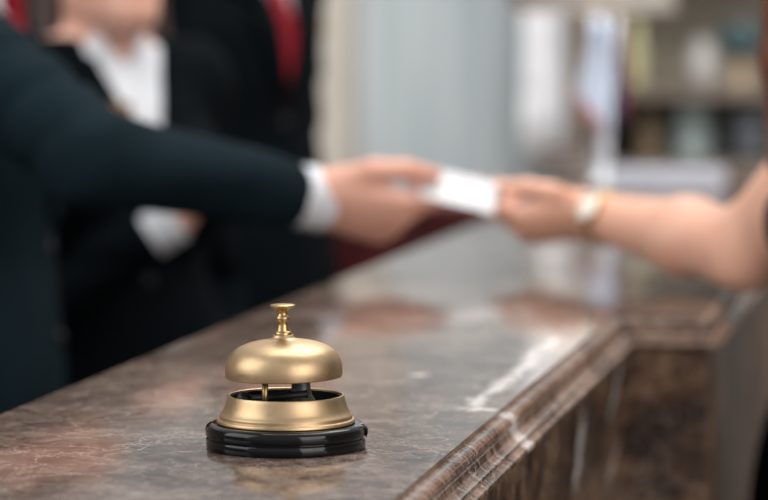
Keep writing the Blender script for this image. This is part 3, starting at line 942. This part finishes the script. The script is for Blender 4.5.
# ------------------------------------------------------------------ counter
def counter():
    root = empty('reception_counter', ((XL + XR) / 2, 2.0, 0))
    tag(root, 'polished brown marble reception counter with moulded edge and stepped corner', 'counter')
    off = -root.location
    path = [(XR, Y0), (XR, Y1), (XW, Y1), (XW, Y2)]
    def world(o): o.location = off; return o
    # top slab
    bm = bmesh.new()
    ring = [(XL, Y0), (XR, Y0), (XR, Y1), (XW, Y1), (XW, Y2), (XL, Y2)]
    b_ = [bm.verts.new((x, y, TOP - .026)) for x, y in ring]
    t_ = [bm.verts.new((x, y, TOP)) for x, y in ring]
    bm.faces.new(t_); bm.faces.new(b_[::-1])
    for i in range(6):
        j = (i + 1) % 6
        bm.faces.new((b_[i], b_[j], t_[j], t_[i]))
    tope = [e for e in bm.edges if all(v in t_ for v in e.verts)]
    bmesh.ops.bevel(bm, geom=tope, offset=.0012, segments=3, profile=.5, affect='EDGES')
    world(obj('countertop', bm, M['marble_top'], root, angle=40))
    # moulding swept along the customer side
    prof = [(-.003, .0025), (.0008, .0026), (.0015, .0032), (.0040, .0036), (.0062, .0046), (.0078, .0062), (.0084, .0082), (.0078, .0098), (.0070, .0104), (.0082, .0112), (.0084, .0128), (.0092, .0148), (.0108, .0166),
            (.0132, .0176), (.0146, .0178), (.0150, .0190), (.0146, .0202), (.0152, .0210), (.0172, .0218), (.0186, .0226), (.0190, .0240), (.0186, .0256), (.0160, .0266), (.004, .0272), (-.003, .0272)]
    prof = [(o * 1.05, z * 1.05) for o, z in prof]
    bm = bmesh.new()
    rows = []
    for i, (x, y) in enumerate(path):
        # outward offsets: first leg +x, second leg -y, third leg +x
        ox, oy = [(1, 0), (1, -1), (1, -1), (1, 0)][i]
        rows.append([bm.verts.new((x + o * ox, y + o * oy, TOP - z)) for o, z in prof])
    for a, b in zip(rows, rows[1:]):
        for k in range(len(prof) - 1):
            bm.faces.new((a[k], a[k + 1], b[k + 1], b[k]))
        bm.faces.new((a[-1], a[0], b[0], b[-1]))
    bm.faces.new(rows[0]); bm.faces.new(rows[-1][::-1])
    world(obj('edge_moulding', bm, M['marble_edge'], root, angle=35))
    zt = TOP - .028
    # front panels, staff side panel and plinth
    def panel(name, lo, hi, bev=.003):
        bm = bmesh.new(); box(bm, lo, hi, bev); world(obj(name, bm, M['marble_panel'], root))
    o = .006
    panel('front_panel', (XR - .03, Y0 + .01, .10), (XR + o, Y1 - .001, zt))
    panel('front_panel', (XR - .03, Y1 - o, .10), (XW + o, Y1 + .028, zt))
    panel('side_panel', (XW - .03, Y1 + .029, .10), (XW + o, Y2 - .01, zt))
    panel('staff_panel', (XL + .02, Y0 + .01, .10), (XL + .045, Y2 - .01, zt))
    panel('end_panel', (XL + .046, Y2 - .04, .10), (XW - .031, Y2 - .012, zt))
    panel('end_panel', (XL + .046, Y0 + .012, .10), (XR - .031, Y0 + .04, zt))
    panel('plinth', (XL + .05, Y0 + .03, .0), (XR - .02, Y1 + .02, .10), .002)
    panel('plinth', (XL + .05, Y1 + .021, .0), (XW - .02, Y2 - .05, .10), .002)
counter()

# ------------------------------------------------------------------ service bell
def bell():
    c = on_z(286, 447, TOP)
    root = empty('service_bell', (c.x, c.y, TOP), YAW)
    tag(root, 'brass service bell with black base standing on the marble counter', 'bell')
    u = .095 / 160.0
    def pr(pts): return [(r * u, z * u) for r, z in pts]
    # black two-tier base with a groove
    base = [(0, 0.2), (76, 0.2), (78.5, .6), (79.6, 2), (79.6, 9.4), (79.0, 10.4), (77.4, 10.9), (77.4, 12.0), (79.4, 12.6), (80.2, 13.8), (80.3, 19.5), (79.2, 22.6), (76.5, 24.3), (72, 24.9), (60, 25), (0, 25)]
    bm = bmesh.new(); lathe(bm, pr(base), 128)
    b = obj('base', bm, M['bell_black'], root, angle=50)
    # chipped splinter on the base rim
    bm = bmesh.new()
    rs = random.Random(3)
    g = bmesh.ops.create_icosphere(bm, subdivisions=2, radius=1)
    for v in bm.verts:
        k = 1 + rs.uniform(-.25, .25)
        v.co = V((80.4 * u + v.co.x * 1.3 * u * k, -.12 * 80 * u + v.co.y * 2.4 * u * k, 17 * u + v.co.z * 5.5 * u * k))
    obj('chip', bm, M['bell_black'], b)
    # brass skirt: flared cup open at the top
    out = [(60, 25), (67.8, 25.1), (69.0, 26.0), (69.0, 28.2), (68.2, 29.2), (66.6, 29.6), (66.2, 31.0), (66.6, 32.4), (66.2, 33.4), (64.2, 34.6), (62.4, 38.5), (60.6, 43), (59.0, 48.5), (58.2, 51.6), (57.6, 52.7), (56.6, 53.0), (55.6, 52.5), (55.2, 51), (57, 44), (60, 34), (61.5, 28), (60, 25)]
    bm = bmesh.new(); lathe(bm, pr(out), 128)
    obj('skirt', bm, M['brass'], root, angle=40)
    bm = bmesh.new(); lathe(bm, pr([(0, 26), (59, 26), (60.2, 28), (58.8, 34), (56, 44), (54.4, 50.8), (53.9, 50.8), (55.2, 44), (57.6, 34), (58.5, 29), (0, 28.5)]), 96)
    obj('cup_lining', bm, M['bell_inside'], root)
    # striker works in the cup
    def rod(name, p, q, r, m, n=16):
        bm = bmesh.new(); tube(bm, [V(p) * u, (V(p) + V(q)) * u / 2, V(q) * u], [r * u] * 3, n); return obj(name, bm, m, root, True)
    rod('post', (-21, -14, 26), (-19.5, -14, 78), 3.0, M['brass_dark'])
    bm = bmesh.new(); lathe(bm, pr(smooth_prof([(0, 26), (24, 26), (22, 36), (15, 46), (10, 56), (8, 78), (0, 78)], 4)), 32, (15 * u, 4 * u, 0))
    obj('centre_post', bm, M['bell_grey'], root, True)
    rod('striker_arm', (-40, 4, 47), (22, -6, 54), 4.0, M['bell_inside'])
    bm = bmesh.new(); bmesh.ops.create_uvsphere(bm, u_segments=20, v_segments=12, radius=8 * u)
    bmesh.ops.translate(bm, verts=bm.verts, vec=V((-42, 4, 47)) * u); obj('striker', bm, M['bell_inside'], root, True)
    # dome and plunger lean a touch, like the worn bell in the photo
    dome_out = [(57.2, 70.3), (58.0, 70.8), (58.3, 72.5), (58.6, 76), (58.4, 80.5), (57.2, 86), (54.6, 91.5), (50.2, 96.8), (44, 101), (36, 104.2), (28, 106.2), (20, 107.5), (14, 108.6), (11.5, 110.2), (10.4, 112), (9.4, 112.6), (4, 112.8)]
    dome_in = [(4, 110), (12, 106.5), (26, 104), (38, 101), (46, 97), (52, 91), (55, 84), (56, 76), (56.2, 71), (57.2, 70.3)]
    bm = bmesh.new(); lathe(bm, pr(smooth_prof(dome_out, 4) + dome_in), 128)
    dm = obj('dome', bm, M['brass'], root, angle=50)
    dm.location = (-.8 * u, 0, 0); dm.rotation_euler = (0, math.radians(-.9), 0)
    pl = [(0, 106), (8.6, 112), (8.8, 114.2), (8.2, 115.6), (6.6, 116.4), (6.0, 118.5), (5.4, 122), (4.9, 125), (5.6, 126.2), (6.8, 127.4), (7.2, 129.2), (6.6, 131), (5.2, 132), (4.7, 134), (5.0, 136.4), (7.0, 138.2), (11.0, 139.8),
          (12.5, 140.8), (12.7, 141.8), (11.9, 142.8), (8, 143.3), (0, 143.6)]
    bm = bmesh.new(); lathe(bm, pr(pl), 48)
    p_ = obj('plunger', bm, M['brass_dark'], root, angle=45)
    p_.location = (-.8 * u, 0, 0); p_.rotation_euler = (0, math.radians(-.9), 0)
bell()

# ------------------------------------------------------------------ room shell
def struct(name, bm, m):
    o = obj(name, bm, m); o['kind'] = 'structure'; return o

YB = 7.2
def wall_mat():
    m, nt, b = mat('pale_grey_streaked_wall')
    co = nd(nt, 'ShaderNodeTexCoord')
    mp = nd(nt, 'ShaderNodeMapping'); mp.inputs['Scale'].default_value = (9, 9, .5); nt.links.new(co.outputs['Object'], mp.inputs[0])
    n = noise(nt, mp.outputs[0], 1.6, 5, .6)
    r = ramp(nt, [(.28, (.27, .31, .32)), (.5, (.365, .41, .425)), (.72, (.50, .54, .55))], n.outputs[0])
    nt.links.new(r.outputs[0], b.inputs['Base Color']); b.inputs['Roughness'].default_value = .5
    return m
M['wall'] = wall_mat()
M['column'] = simple('beige_plaster', (.44, .40, .355), .8, var=.05, scale=8)
M['plaster'] = simple('grey_plaster', (.23, .20, .17), .8, var=.06, scale=8)
M['floor'] = simple('grey_brown_stone_floor', (.16, .135, .115), .4, var=.2, scale=4)
M['mahogany'] = simple('dark_mahogany', (.085, .014, .015), .35, var=.4, scale=9)
M['walnut'] = simple('olive_brown_wood', (.26, .225, .17), .5, var=.25, scale=6)
M['walnut_deep'] = simple('deep_brown_wood', (.055, .038, .028), .5, var=.3, scale=8)
M['walnut_dark'] = simple('dark_brown_wood', (.12, .09, .07), .45, var=.3, scale=8)

bm = bmesh.new(); box(bm, (-3.6, -1.5, -.1), (3.6, YB + .4, 0)); struct('floor', bm, M['floor'])
bm = bmesh.new(); box(bm, (-3.6, YB, 0), (3.6, YB + .15, 3.2)); struct('wall_back', bm, M['wall'])
bm = bmesh.new(); box(bm, (-3.75, -1.5, 0), (-3.6, YB + .15, 3.2)); struct('wall_left', bm, M['plaster'])
bm = bmesh.new(); box(bm, (3.6, -1.5, 0), (3.75, YB + .15, 3.2)); struct('wall_right', bm, M['plaster'])
# beige column behind the staff
xa, xb = on_y(240, 100, 7.05).x, on_y(350, 100, 7.05).x
bm = bmesh.new(); box(bm, (xa, 7.05, 0), (xb, YB - .001, 3.2), .02); struct('column', bm, M['column'])

# ------------------------------------------------------------------ things behind
# mahogany cabinet on the staff side
def mahogany():
    y = 4.35
    x1 = XL - .03
    x0 = on_y(330, 205, y).x
    zt = on_y(400, 203, y).z
    r = empty('low_cabinet', ((x0 + x1) / 2, y + .2, 0)); tag(r, 'low dark mahogany cabinet beside the staff edge of the counter', 'cabinet')
    w = (x1 - x0) / 2
    bm = bmesh.new(); box(bm, (-w, -.2, .05), (w, .2, zt - .03), .004); obj('carcass', bm, M['mahogany'], r)
    bm = bmesh.new(); box(bm, (-w - .012, -.212, zt - .03), (w + .012, .212, zt), .006); obj('top', bm, M['mahogany'], r)
    bm = bmesh.new(); box(bm, (-w + .02, -.18, 0), (w - .02, .18, .05), .002); obj('plinth', bm, M['walnut_dark'], r)
    for sx in (-1, 1):
        bm = bmesh.new(); box(bm, (min(sx * .004, sx * (w - .01)), -.218, .08), (max(sx * .004, sx * (w - .01)), -.2, zt - .05), .004)
        d = obj('door', bm, M['mahogany'], r)
        bm = bmesh.new(); lathe(bm, [(0, .018), (.008, .018), (.010, .014), (.006, .008), (.005, 0), (0, 0)], 20)
        bmesh.ops.transform(bm, matrix=Matrix.Translation((sx * .03, -.218, zt - .25)) @ Matrix.Rotation(math.pi / 2, 4, 'X'), verts=bm.verts)
        obj('knob', bm, M['brass_dark'], d, True)
mahogany()

# white curtain strip on the back wall
M['curtain'] = cloth('white_curtain_cloth', (.96, .96, .98), .8, 0)
M['chrome'] = simple('brushed_steel', (.6, .6, .6), .3, 1, var=.05)
def curtain():
    y = YB - .30
    xl, xr = on_y(522, 80, y).x, on_y(563, 80, y).x
    z0 = on_y(540, 165, y).z
    r = empty('white_curtain', ((xl + xr) / 2, y, z0)); tag(r, 'narrow bright white curtain hanging on the pale grey wall', 'curtain')
    w = (xr - xl) / 2
    bm = bmesh.new(); n = 60
    H = 2.75 - z0
    rows = []
    for j in range(14):
        z = H * j / 13
        fl = 1 + .16 * math.exp(-z / .10)
        rows.append([bm.verts.new(((-w + 2 * w * i / n) * fl + .004 * math.sin(z * 3), .007 * math.sin(i / n * 2 * math.pi * 4.5), z)) for i in range(n + 1)])
    for a, b in zip(rows, rows[1:]):
        for i in range(n): bm.faces.new((a[i], a[i + 1], b[i + 1], b[i]))
    cl = obj('cloth', bm, M['curtain'], r, True)
    md = cl.modifiers.new('thick', 'SOLIDIFY'); md.thickness = .003
    bm = bmesh.new(); tube(bm, [(-w - .08, 0, H + .012), (0, 0, H + .012), (w + .08, 0, H + .012)], .012); obj('rod', bm, M['chrome'], r, True)
    for sx in (-1, 1):
        bm = bmesh.new(); tube(bm, [(sx * (w + .04), 0, H + .012), (sx * (w + .04), .15, H + .012), (sx * (w + .04), .298, H + .012)], .006); obj('bracket', bm, M['chrome'], r, True)
curtain()

# display cabinet against the back wall
M['box_pale'] = simple('pale_blue_grey_ceramic', (.42, .50, .50), .4, var=.15, scale=18)
M['teal'] = simple('dark_teal_glaze', (.03, .06, .068), .3, var=.3)
M['tan'] = simple('tan_clay', (.30, .22, .14), .6)
M['yellowish'] = simple('olive_yellow_glaze', (.32, .30, .17), .45)
M['greyware'] = simple('grey_white_stoneware', (.25, .24, .225), .5)
M['blackware'] = simple('black_glaze', (.035, .038, .042), .3)
M['whiteblue'] = simple('white_blue_print', (.50, .55, .62), .5, var=.2)
def display():
    yf = 6.55; yb = YB - .02
    x0 = on_y(577, 90, yf).x; x1 = .75
    z_sh = on_y(690, 88, yf + .25).z
    z_lo = on_y(690, 160, yf + .2).z
    z_hi = 2.15
    r = empty('display_cabinet', ((x0 + x1) / 2, yf, 0)); tag(r, 'olive brown display cabinet with open shelves of pottery', 'cabinet')
    w = (x1 - x0) / 2; D = yb - yf
    bm = bmesh.new(); box(bm, (-w, D - .02, 0), (w, D, z_hi), .002); obj('back_panel', bm, M['walnut'], r)
    for sx in (-1, 1):
        bm = bmesh.new(); box(bm, (sx * w - .02, 0, 0), (sx * w + .02, D - .021, z_hi), .004); obj('side_panel', bm, M['walnut_dark'], r)
    mx = on_y(668, 90, yf).x - (x0 + x1) / 2
    bm = bmesh.new(); box(bm, (-w - .03, -.02, z_hi), (w + .03, D, z_hi + .05), .006); obj('top', bm, M['walnut_dark'], r)
    for z in (z_lo, z_sh, z_sh + .42):
        bm = bmesh.new(); box(bm, (-w + .021, .02, z - .022), (w - .021, D - .021, z), .003); obj('shelf', bm, M['walnut_dark'], r)
    bm = bmesh.new(); box(bm, (-w + .021, .005, .06), (-.003, .025, z_lo - .03), .004); d1 = obj('door', bm, M['walnut_deep'], r)
    bm = bmesh.new(); box(bm, (.003, .005, .06), (w - .021, .025, z_lo - .03), .004); d2 = obj('door', bm, M['walnut_deep'], r)
    for d, sx in ((d1, -1), (d2, 1)):
        bm = bmesh.new(); lathe(bm, [(0, .02), (.009, .02), (.011, .015), (.006, .008), (.005, 0), (0, 0)], 20)
        bmesh.ops.transform(bm, matrix=Matrix.Translation((sx * .03, .005, z_lo - .15)) @ Matrix.Rotation(math.pi / 2, 4, 'X'), verts=bm.verts)
        obj('knob', bm, M['brass_dark'], d, True)
    def vase(name, px, z, prof, m, label, cat, dy=.22):
        x = on_y(px, 90, yf + dy).x
        bm = bmesh.new(); lathe(bm, smooth_prof(prof, 4), 40)
        o = obj(name, bm, m, None, True); o.location = (x, yf + dy, z + .0005); tag(o, label, cat)
        return o
    k = (yf + .22) * 1.02 / F          # metres per pixel at that distance
    def bottle(px, z, wpx, hpx, m, label, name='vase', cat='vase', neck=.4):
        R, H = wpx * k / 2, hpx * k
        return vase(name, px, z, [(0, 0), (R * .7, 0), (R * .95, H * .15), (R, H * .45), (R * .8, H * .7), (R * neck, H * .85), (R * neck * 1.05, H * .95), (R * neck * 1.2, H), (R * neck * .8, H * .99), (R * neck * .6, H * .8), (0, H * .7)], m, label, cat)
    bottle(636, z_sh, 19, 68, M['yellowish'], 'tall olive yellow vase on the upper shelf of the display cabinet', neck=.75)
    bottle(702, z_sh, 34, 50, M['greyware'], 'grey white stoneware jar on the upper shelf', 'jar', 'jar', .7)
    # dark teal bowl on a tan pedestal
    x = on_y(741, 60, yf + .22).x
    r2 = empty('pedestal_bowl', (x, yf + .22, z_sh + .0005)); tag(r2, 'wide dark teal bowl on a tan foot on the upper shelf', 'bowl')
    bm = bmesh.new(); lathe(bm, smooth_prof([(0, 0), (9 * k, 0), (8 * k, 8 * k), (7 * k, 20 * k), (9 * k, 30 * k), (0, 31 * k)], 3), 32); obj('foot', bm, M['tan'], r2, True)
    bm = bmesh.new(); lathe(bm, smooth_prof([(0, 29 * k), (12 * k, 30 * k), (20 * k, 38 * k), (21.5 * k, 50 * k), (21 * k, 60 * k), (20 * k, 60.5 * k), (19 * k, 50 * k), (12 * k, 36 * k), (0, 34 * k)], 3), 40); obj('bowl', bm, M['teal'], r2, True)
    bottle(693, z_lo, 40, 56, M['box_pale'], 'pale blue grey rounded jar on the lower shelf', 'jar', 'jar', .8)
    bottle(729, z_lo, 20, 57, M['blackware'], 'slim black bottle on the lower shelf of the cabinet', 'bottle', 'bottle', .45)
    bottle(650, z_lo, 24, 44, M['tan'], 'small tan clay pot on the lower shelf', 'pot', 'pot', .8)
    # framed pale print leaning on the back of the lower shelf
    x = on_y(751, 130, yf + .3).x
    r3 = empty('framed_print', (x, yf + .3, z_lo + .001)); tag(r3, 'small pale blue print in a black frame on the lower shelf', 'picture')
    r3.rotation_euler = (math.radians(-6), 0, 0)
    bm = bmesh.new()
    for lo, hi in (((-15, 0), (15, 4)), ((-15, 46), (15, 50)), ((-15, 4), (-11.5, 46)), ((11.5, 4), (15, 46))):
        box(bm, (lo[0] * k, -.012, lo[1] * k), (hi[0] * k, .008, hi[1] * k), .001)
    obj('frame', bm, M['blackware'], r3)
    bm = bmesh.new(); box(bm, (-11.6 * k, -.003, 3.9 * k), (11.6 * k, .004, 46.1 * k)); obj('print', bm, M['whiteblue'], r3)
display()

# things standing on the far end of the counter
M['shade'] = None
def shade_mat():
    m, nt, b = mat('cream_lampshade')
    co = nd(nt, 'ShaderNodeTexCoord'); n = noise(nt, co.outputs['Object'], 60, 3)
    r = ramp(nt, [(.3, (.84, .80, .74)), (.7, (.92, .88, .82))], n.outputs[0])
    nt.links.new(r.outputs[0], b.inputs['Base Color']); b.inputs['Roughness'].default_value = .8
    return m
M['shade'] = shade_mat()
M['flag_white'] = cloth('white_flag_cloth', (.74, .77, .82), .7, .1)
def flag_mat(name, stops, slant=0.0):
    m, nt, b = mat(name)
    co = nd(nt, 'ShaderNodeTexCoord'); sep = nd(nt, 'ShaderNodeSeparateXYZ'); nt.links.new(co.outputs['UV'], sep.inputs[0])
    r = ramp(nt, stops, math_n(nt, 'MULTIPLY_ADD', sep.outputs[1], slant, sep.outputs[0])); r.color_ramp.interpolation = 'CONSTANT'
    nt.links.new(r.outputs[0], b.inputs['Base Color']); b.inputs['Roughness'].default_value = .7
    return m
M['flag_a'] = flag_mat('white_red_flag_cloth', [(0, (.66, .20, .20)), (.40, (.60, .66, .76)), (1.2, (.55, .62, .74))], .9)
M['flag_b'] = flag_mat('red_navy_flag_cloth', [(0, (.03, .05, .11)), (.48, (.03, .05, .11)), (.5, (.12, .02, .03))])

def flagstand():
    c = on_z(603, 187, TOP)
    d = 4.55
    k = d / F
    r = empty('table_flag_stand', (c.x, c.y, TOP), YAW)
    tag(r, 'table stand with two small drooping flags, white and dark red', 'flags')
    bm = bmesh.new(); lathe(bm, [(0, 0.0005), (13.5 * k, .0005), (13.5 * k, 5 * k), (12.5 * k, 8 * k), (9 * k, 12 * k), (6 * k, 18 * k), (4 * k, 22 * k), (0, 22 * k)], 40)
    obj('base', bm, M['flag_white'], r, True)
    for nm, x, z1, bend in (('pole', -1.5, 172, -4), ('pole', 3.5, 170, 10)):
        bm = bmesh.new(); tube(bm, [((x + bend * t * t) * k, 0, (16 + (z1 - 16) * t) * k) for t in [i / 6 for i in range(7)]], 2.8 * k, 12); p = obj(nm, bm, M['flag_white'], r, True)
        bm = bmesh.new(); bmesh.ops.create_uvsphere(bm, u_segments=16, v_segments=10, radius=3.2 * k); bmesh.ops.translate(bm, verts=bm.verts, vec=((x + bend) * k, 0, (z1 + 2) * k)); obj('finial', bm, M['gold'], p, True)
    def drape(name, m, outline, amp, nf, y0):
        """outline: rows of (z, x_left, x_right) in pixels from the top down"""
        bm = bmesh.new(); uvl = bm.loops.layers.uv.new('uv')
        n = 36; rows = []
        for z, a, b in outline:
            rows.append([(bm.verts.new(((a + (b - a) * i / n) * k, y0 + amp * k * math.sin(i / n * nf * 2 * math.pi + z * .03), z * k)), i / n) for i in range(n + 1)])
        for ra, rb in zip(rows, rows[1:]):
            for i in range(n):
                q = (ra[i], ra[i + 1], rb[i + 1], rb[i])
                fc = bm.faces.new([v for v, _ in q])
                for lp, (_, uu) in zip(fc.loops, q): lp[uvl].uv = (uu, (lp.vert.co.z / k - 50) / 120)
        o = obj(name, bm, m, r, True)
        md = o.modifiers.new('thick', 'SOLIDIFY'); md.thickness = .0015
    drape('flag', M['flag_a'], [(168, -12, 2), (150, -14, 3), (125, -18, 4), (108, -24, 4), (96, -28, 5), (84, -25, 6), (72, -16, 6), (62, -6, 7), (56, 1, 8)], 3.0, 3, -.008)
    drape('flag', M['flag_b'], [(165, 9, 20), (140, 8, 24), (115, 8, 26), (95, 9, 27), (78, 10, 26), (64, 13, 24)], 2.6, 2, .004)
flagstand()

def lamp():
    c = on_z(592, 174.5, TOP)
    k = 4.98 / F
    r = empty('table_lamp', (c.x, c.y, TOP)); tag(r, 'table lamp with wide cream shade and slim steel stem, behind the flags', 'lamp')
    zs = (174.5 - 12) * k
    bm = bmesh.new(); lathe(bm, [(0, .0005), (19 * k, .0005), (19 * k, 5 * k), (17 * k, 7 * k), (4 * k, 10 * k), (0, 10 * k)], 40); obj('base', bm, M['chrome'], r, True)
    bm = bmesh.new(); tube(bm, [(0, 0, 8 * k), (0, 0, zs * .6), (0, 0, zs + .02)], 2.6 * k, 16); obj('stem', bm, M['chrome'], r, True)
    bm = bmesh.new()
    R0, R1, H = 82 * k, 66 * k, 130 * k
    lathe(bm, [(R0, zs), (R0 + .002, zs), (R1 + .002, zs + H), (R1, zs + H), (R0, zs)], 72); sh = obj('shade', bm, M['shade'], r, True)
    bm = bmesh.new()
    for a in range(3):
        an = a * 2 * math.pi / 3
        tube(bm, [(0, 0, zs + .02), (R0 * .5 * math.cos(an), R0 * .5 * math.sin(an), zs + .015), (R0 * math.cos(an), R0 * math.sin(an), zs + .01)], .0025, 8)
    obj('spider', bm, M['chrome'], sh)
    bm = bmesh.new(); bmesh.ops.create_uvsphere(bm, u_segments=20, v_segments=14, radius=.03); bmesh.ops.translate(bm, verts=bm.verts, vec=(0, 0, zs + .06)); obj('bulb', bm, M['flag_white'], r, True)
lamp()

M['lavender'] = simple('pale_grey_white_plastic', (.46, .47, .53), .4, var=.05)
def tray():
    c = on_z(664, 192, TOP); k = c.y / F * 1.02
    r = empty('document_tray', (c.x, c.y + .06, TOP), 0.0); tag(r, 'flat pale grey-white tray on the far end of the counter', 'tray')
    w = 54 * k; h = 20 * k
    bm = bmesh.new(); box(bm, (-w, -.06, .0005), (w, .09, .006), .002); obj('tray_floor', bm, M['lavender'], r)
    for lo, hi in (((-w, -.062, .0005), (w, -.056, h)), ((-w, .086, .0005), (w, .092, h)), ((-w - .001, -.056, .0005), (-w + .005, .086, h)), ((w - .005, -.056, .0005), (w + .001, .086, h))):
        bm = bmesh.new(); box(bm, lo, hi, .0015); obj('tray_wall', bm, M['lavender'], r)
tray()
M['boxwood'] = simple('dark_brown_leather', (.06, .03, .025), .45, var=.3)
M['paper'] = simple('off_white_paper', (.62, .58, .54), .7, var=.05)
def books():
    c = on_z(560, 181, TOP); k = c.y / F * 1.02
    z = TOP
    w0 = 21 * k
    cols = [M['boxwood'], M['walnut_dark'], M['boxwood']]
    lab = ['dark brown folder at the bottom of the small stack by the flags', 'dark brown folder in the middle of the small stack by the flags', 'dark brown folder on top of the small stack by the flags']
    for i in range(3):
        h = 9.5 * k
        r = empty('folder', (c.x - .004 * i, c.y + .09, z + .0004), .06 * (i - 1)); tag(r, lab[i], 'folder', 'folders stacked by the flags')
        w = w0 * (1 - .04 * i)
        bm = bmesh.new(); box(bm, (-w, -.08, 0), (w, .08, h * .22), .0008); box(bm, (-w, -.08, h * .78), (w, .08, h), .0008); box(bm, (-w, .076, h * .22), (w, .08, h * .78))
        obj('cover', bm, cols[i], r)
        bm = bmesh.new(); box(bm, (-w + .004, -.075, h * .22), (w - .004, .076, h * .78)); obj('pages', bm, M['paper'], r)
        z += h + .0008
books()

# ------------------------------------------------------------------ light
def area(name, loc, target, size, power, col=(1, 1, 1), sy=None):
    l = bpy.data.lights.new(name, 'AREA'); l.energy = power; l.color = col; l.shape = 'RECTANGLE'; l.size = size; l.size_y = sy or size
    o = bpy.data.objects.new(name, l); COL.objects.link(o); o.location = loc
    o.rotation_euler = (V(target) - V(loc)).to_track_quat('-Z', 'Y').to_euler()
    return o
area('overhead_light', (-.2, 3.0, 3.1), (-.2, 3.0, 0), 1.6, 62, (1, .98, .95), 2.5)
area('overhead_light', (-.2, 4.9, 3.1), (-.2, 7.2, .9), 2.4, 105, (1, .98, .96), 1.4)
area('overhead_light', (1.6, 4.3, 2.9), (.2, 6.9, 1.15), 1.2, 32, (1, .97, .92), 1.2)  # fill lamp added to lift the dim lower shelf of the display cabinet
area('window_light', (2.6, -.6, 2.2), (-.3, 2.2, 1.1), 2.6, 85, (1, .965, .93), 2.6)
area('window_light', (-2.6, .6, 2.5), (-.4, 2.0, 1.1), 2.2, 48, (.95, .98, 1), 2.2)

w = bpy.data.worlds.new('world'); SC.world = w; w.use_nodes = True
bg = w.node_tree.nodes['Background']
bg.inputs[0].default_value = (.93, .97, 1, 1); bg.inputs[1].default_value = .54

# ------------------------------------------------------------------ camera
cd = bpy.data.cameras.new('camera'); cam = bpy.data.objects.new('camera', cd); COL.objects.link(cam)
cd.sensor_width = 36; cd.lens = F / 768 * 36
cm = Matrix((RT, UP, -FW)).transposed().to_4x4(); cm.translation = CAM
cam.matrix_world = cm
cd.clip_start = .05; cd.clip_end = 60
cd.dof.use_dof = True
cd.dof.focus_distance = 1.655
cd.dof.aperture_fstop = 5.2
cd.dof.aperture_blades = 0
SC.camera = cam
SC.view_settings.view_transform = 'Standard'
SC.view_settings.look = 'None'
SC.view_settings.exposure = 0.0
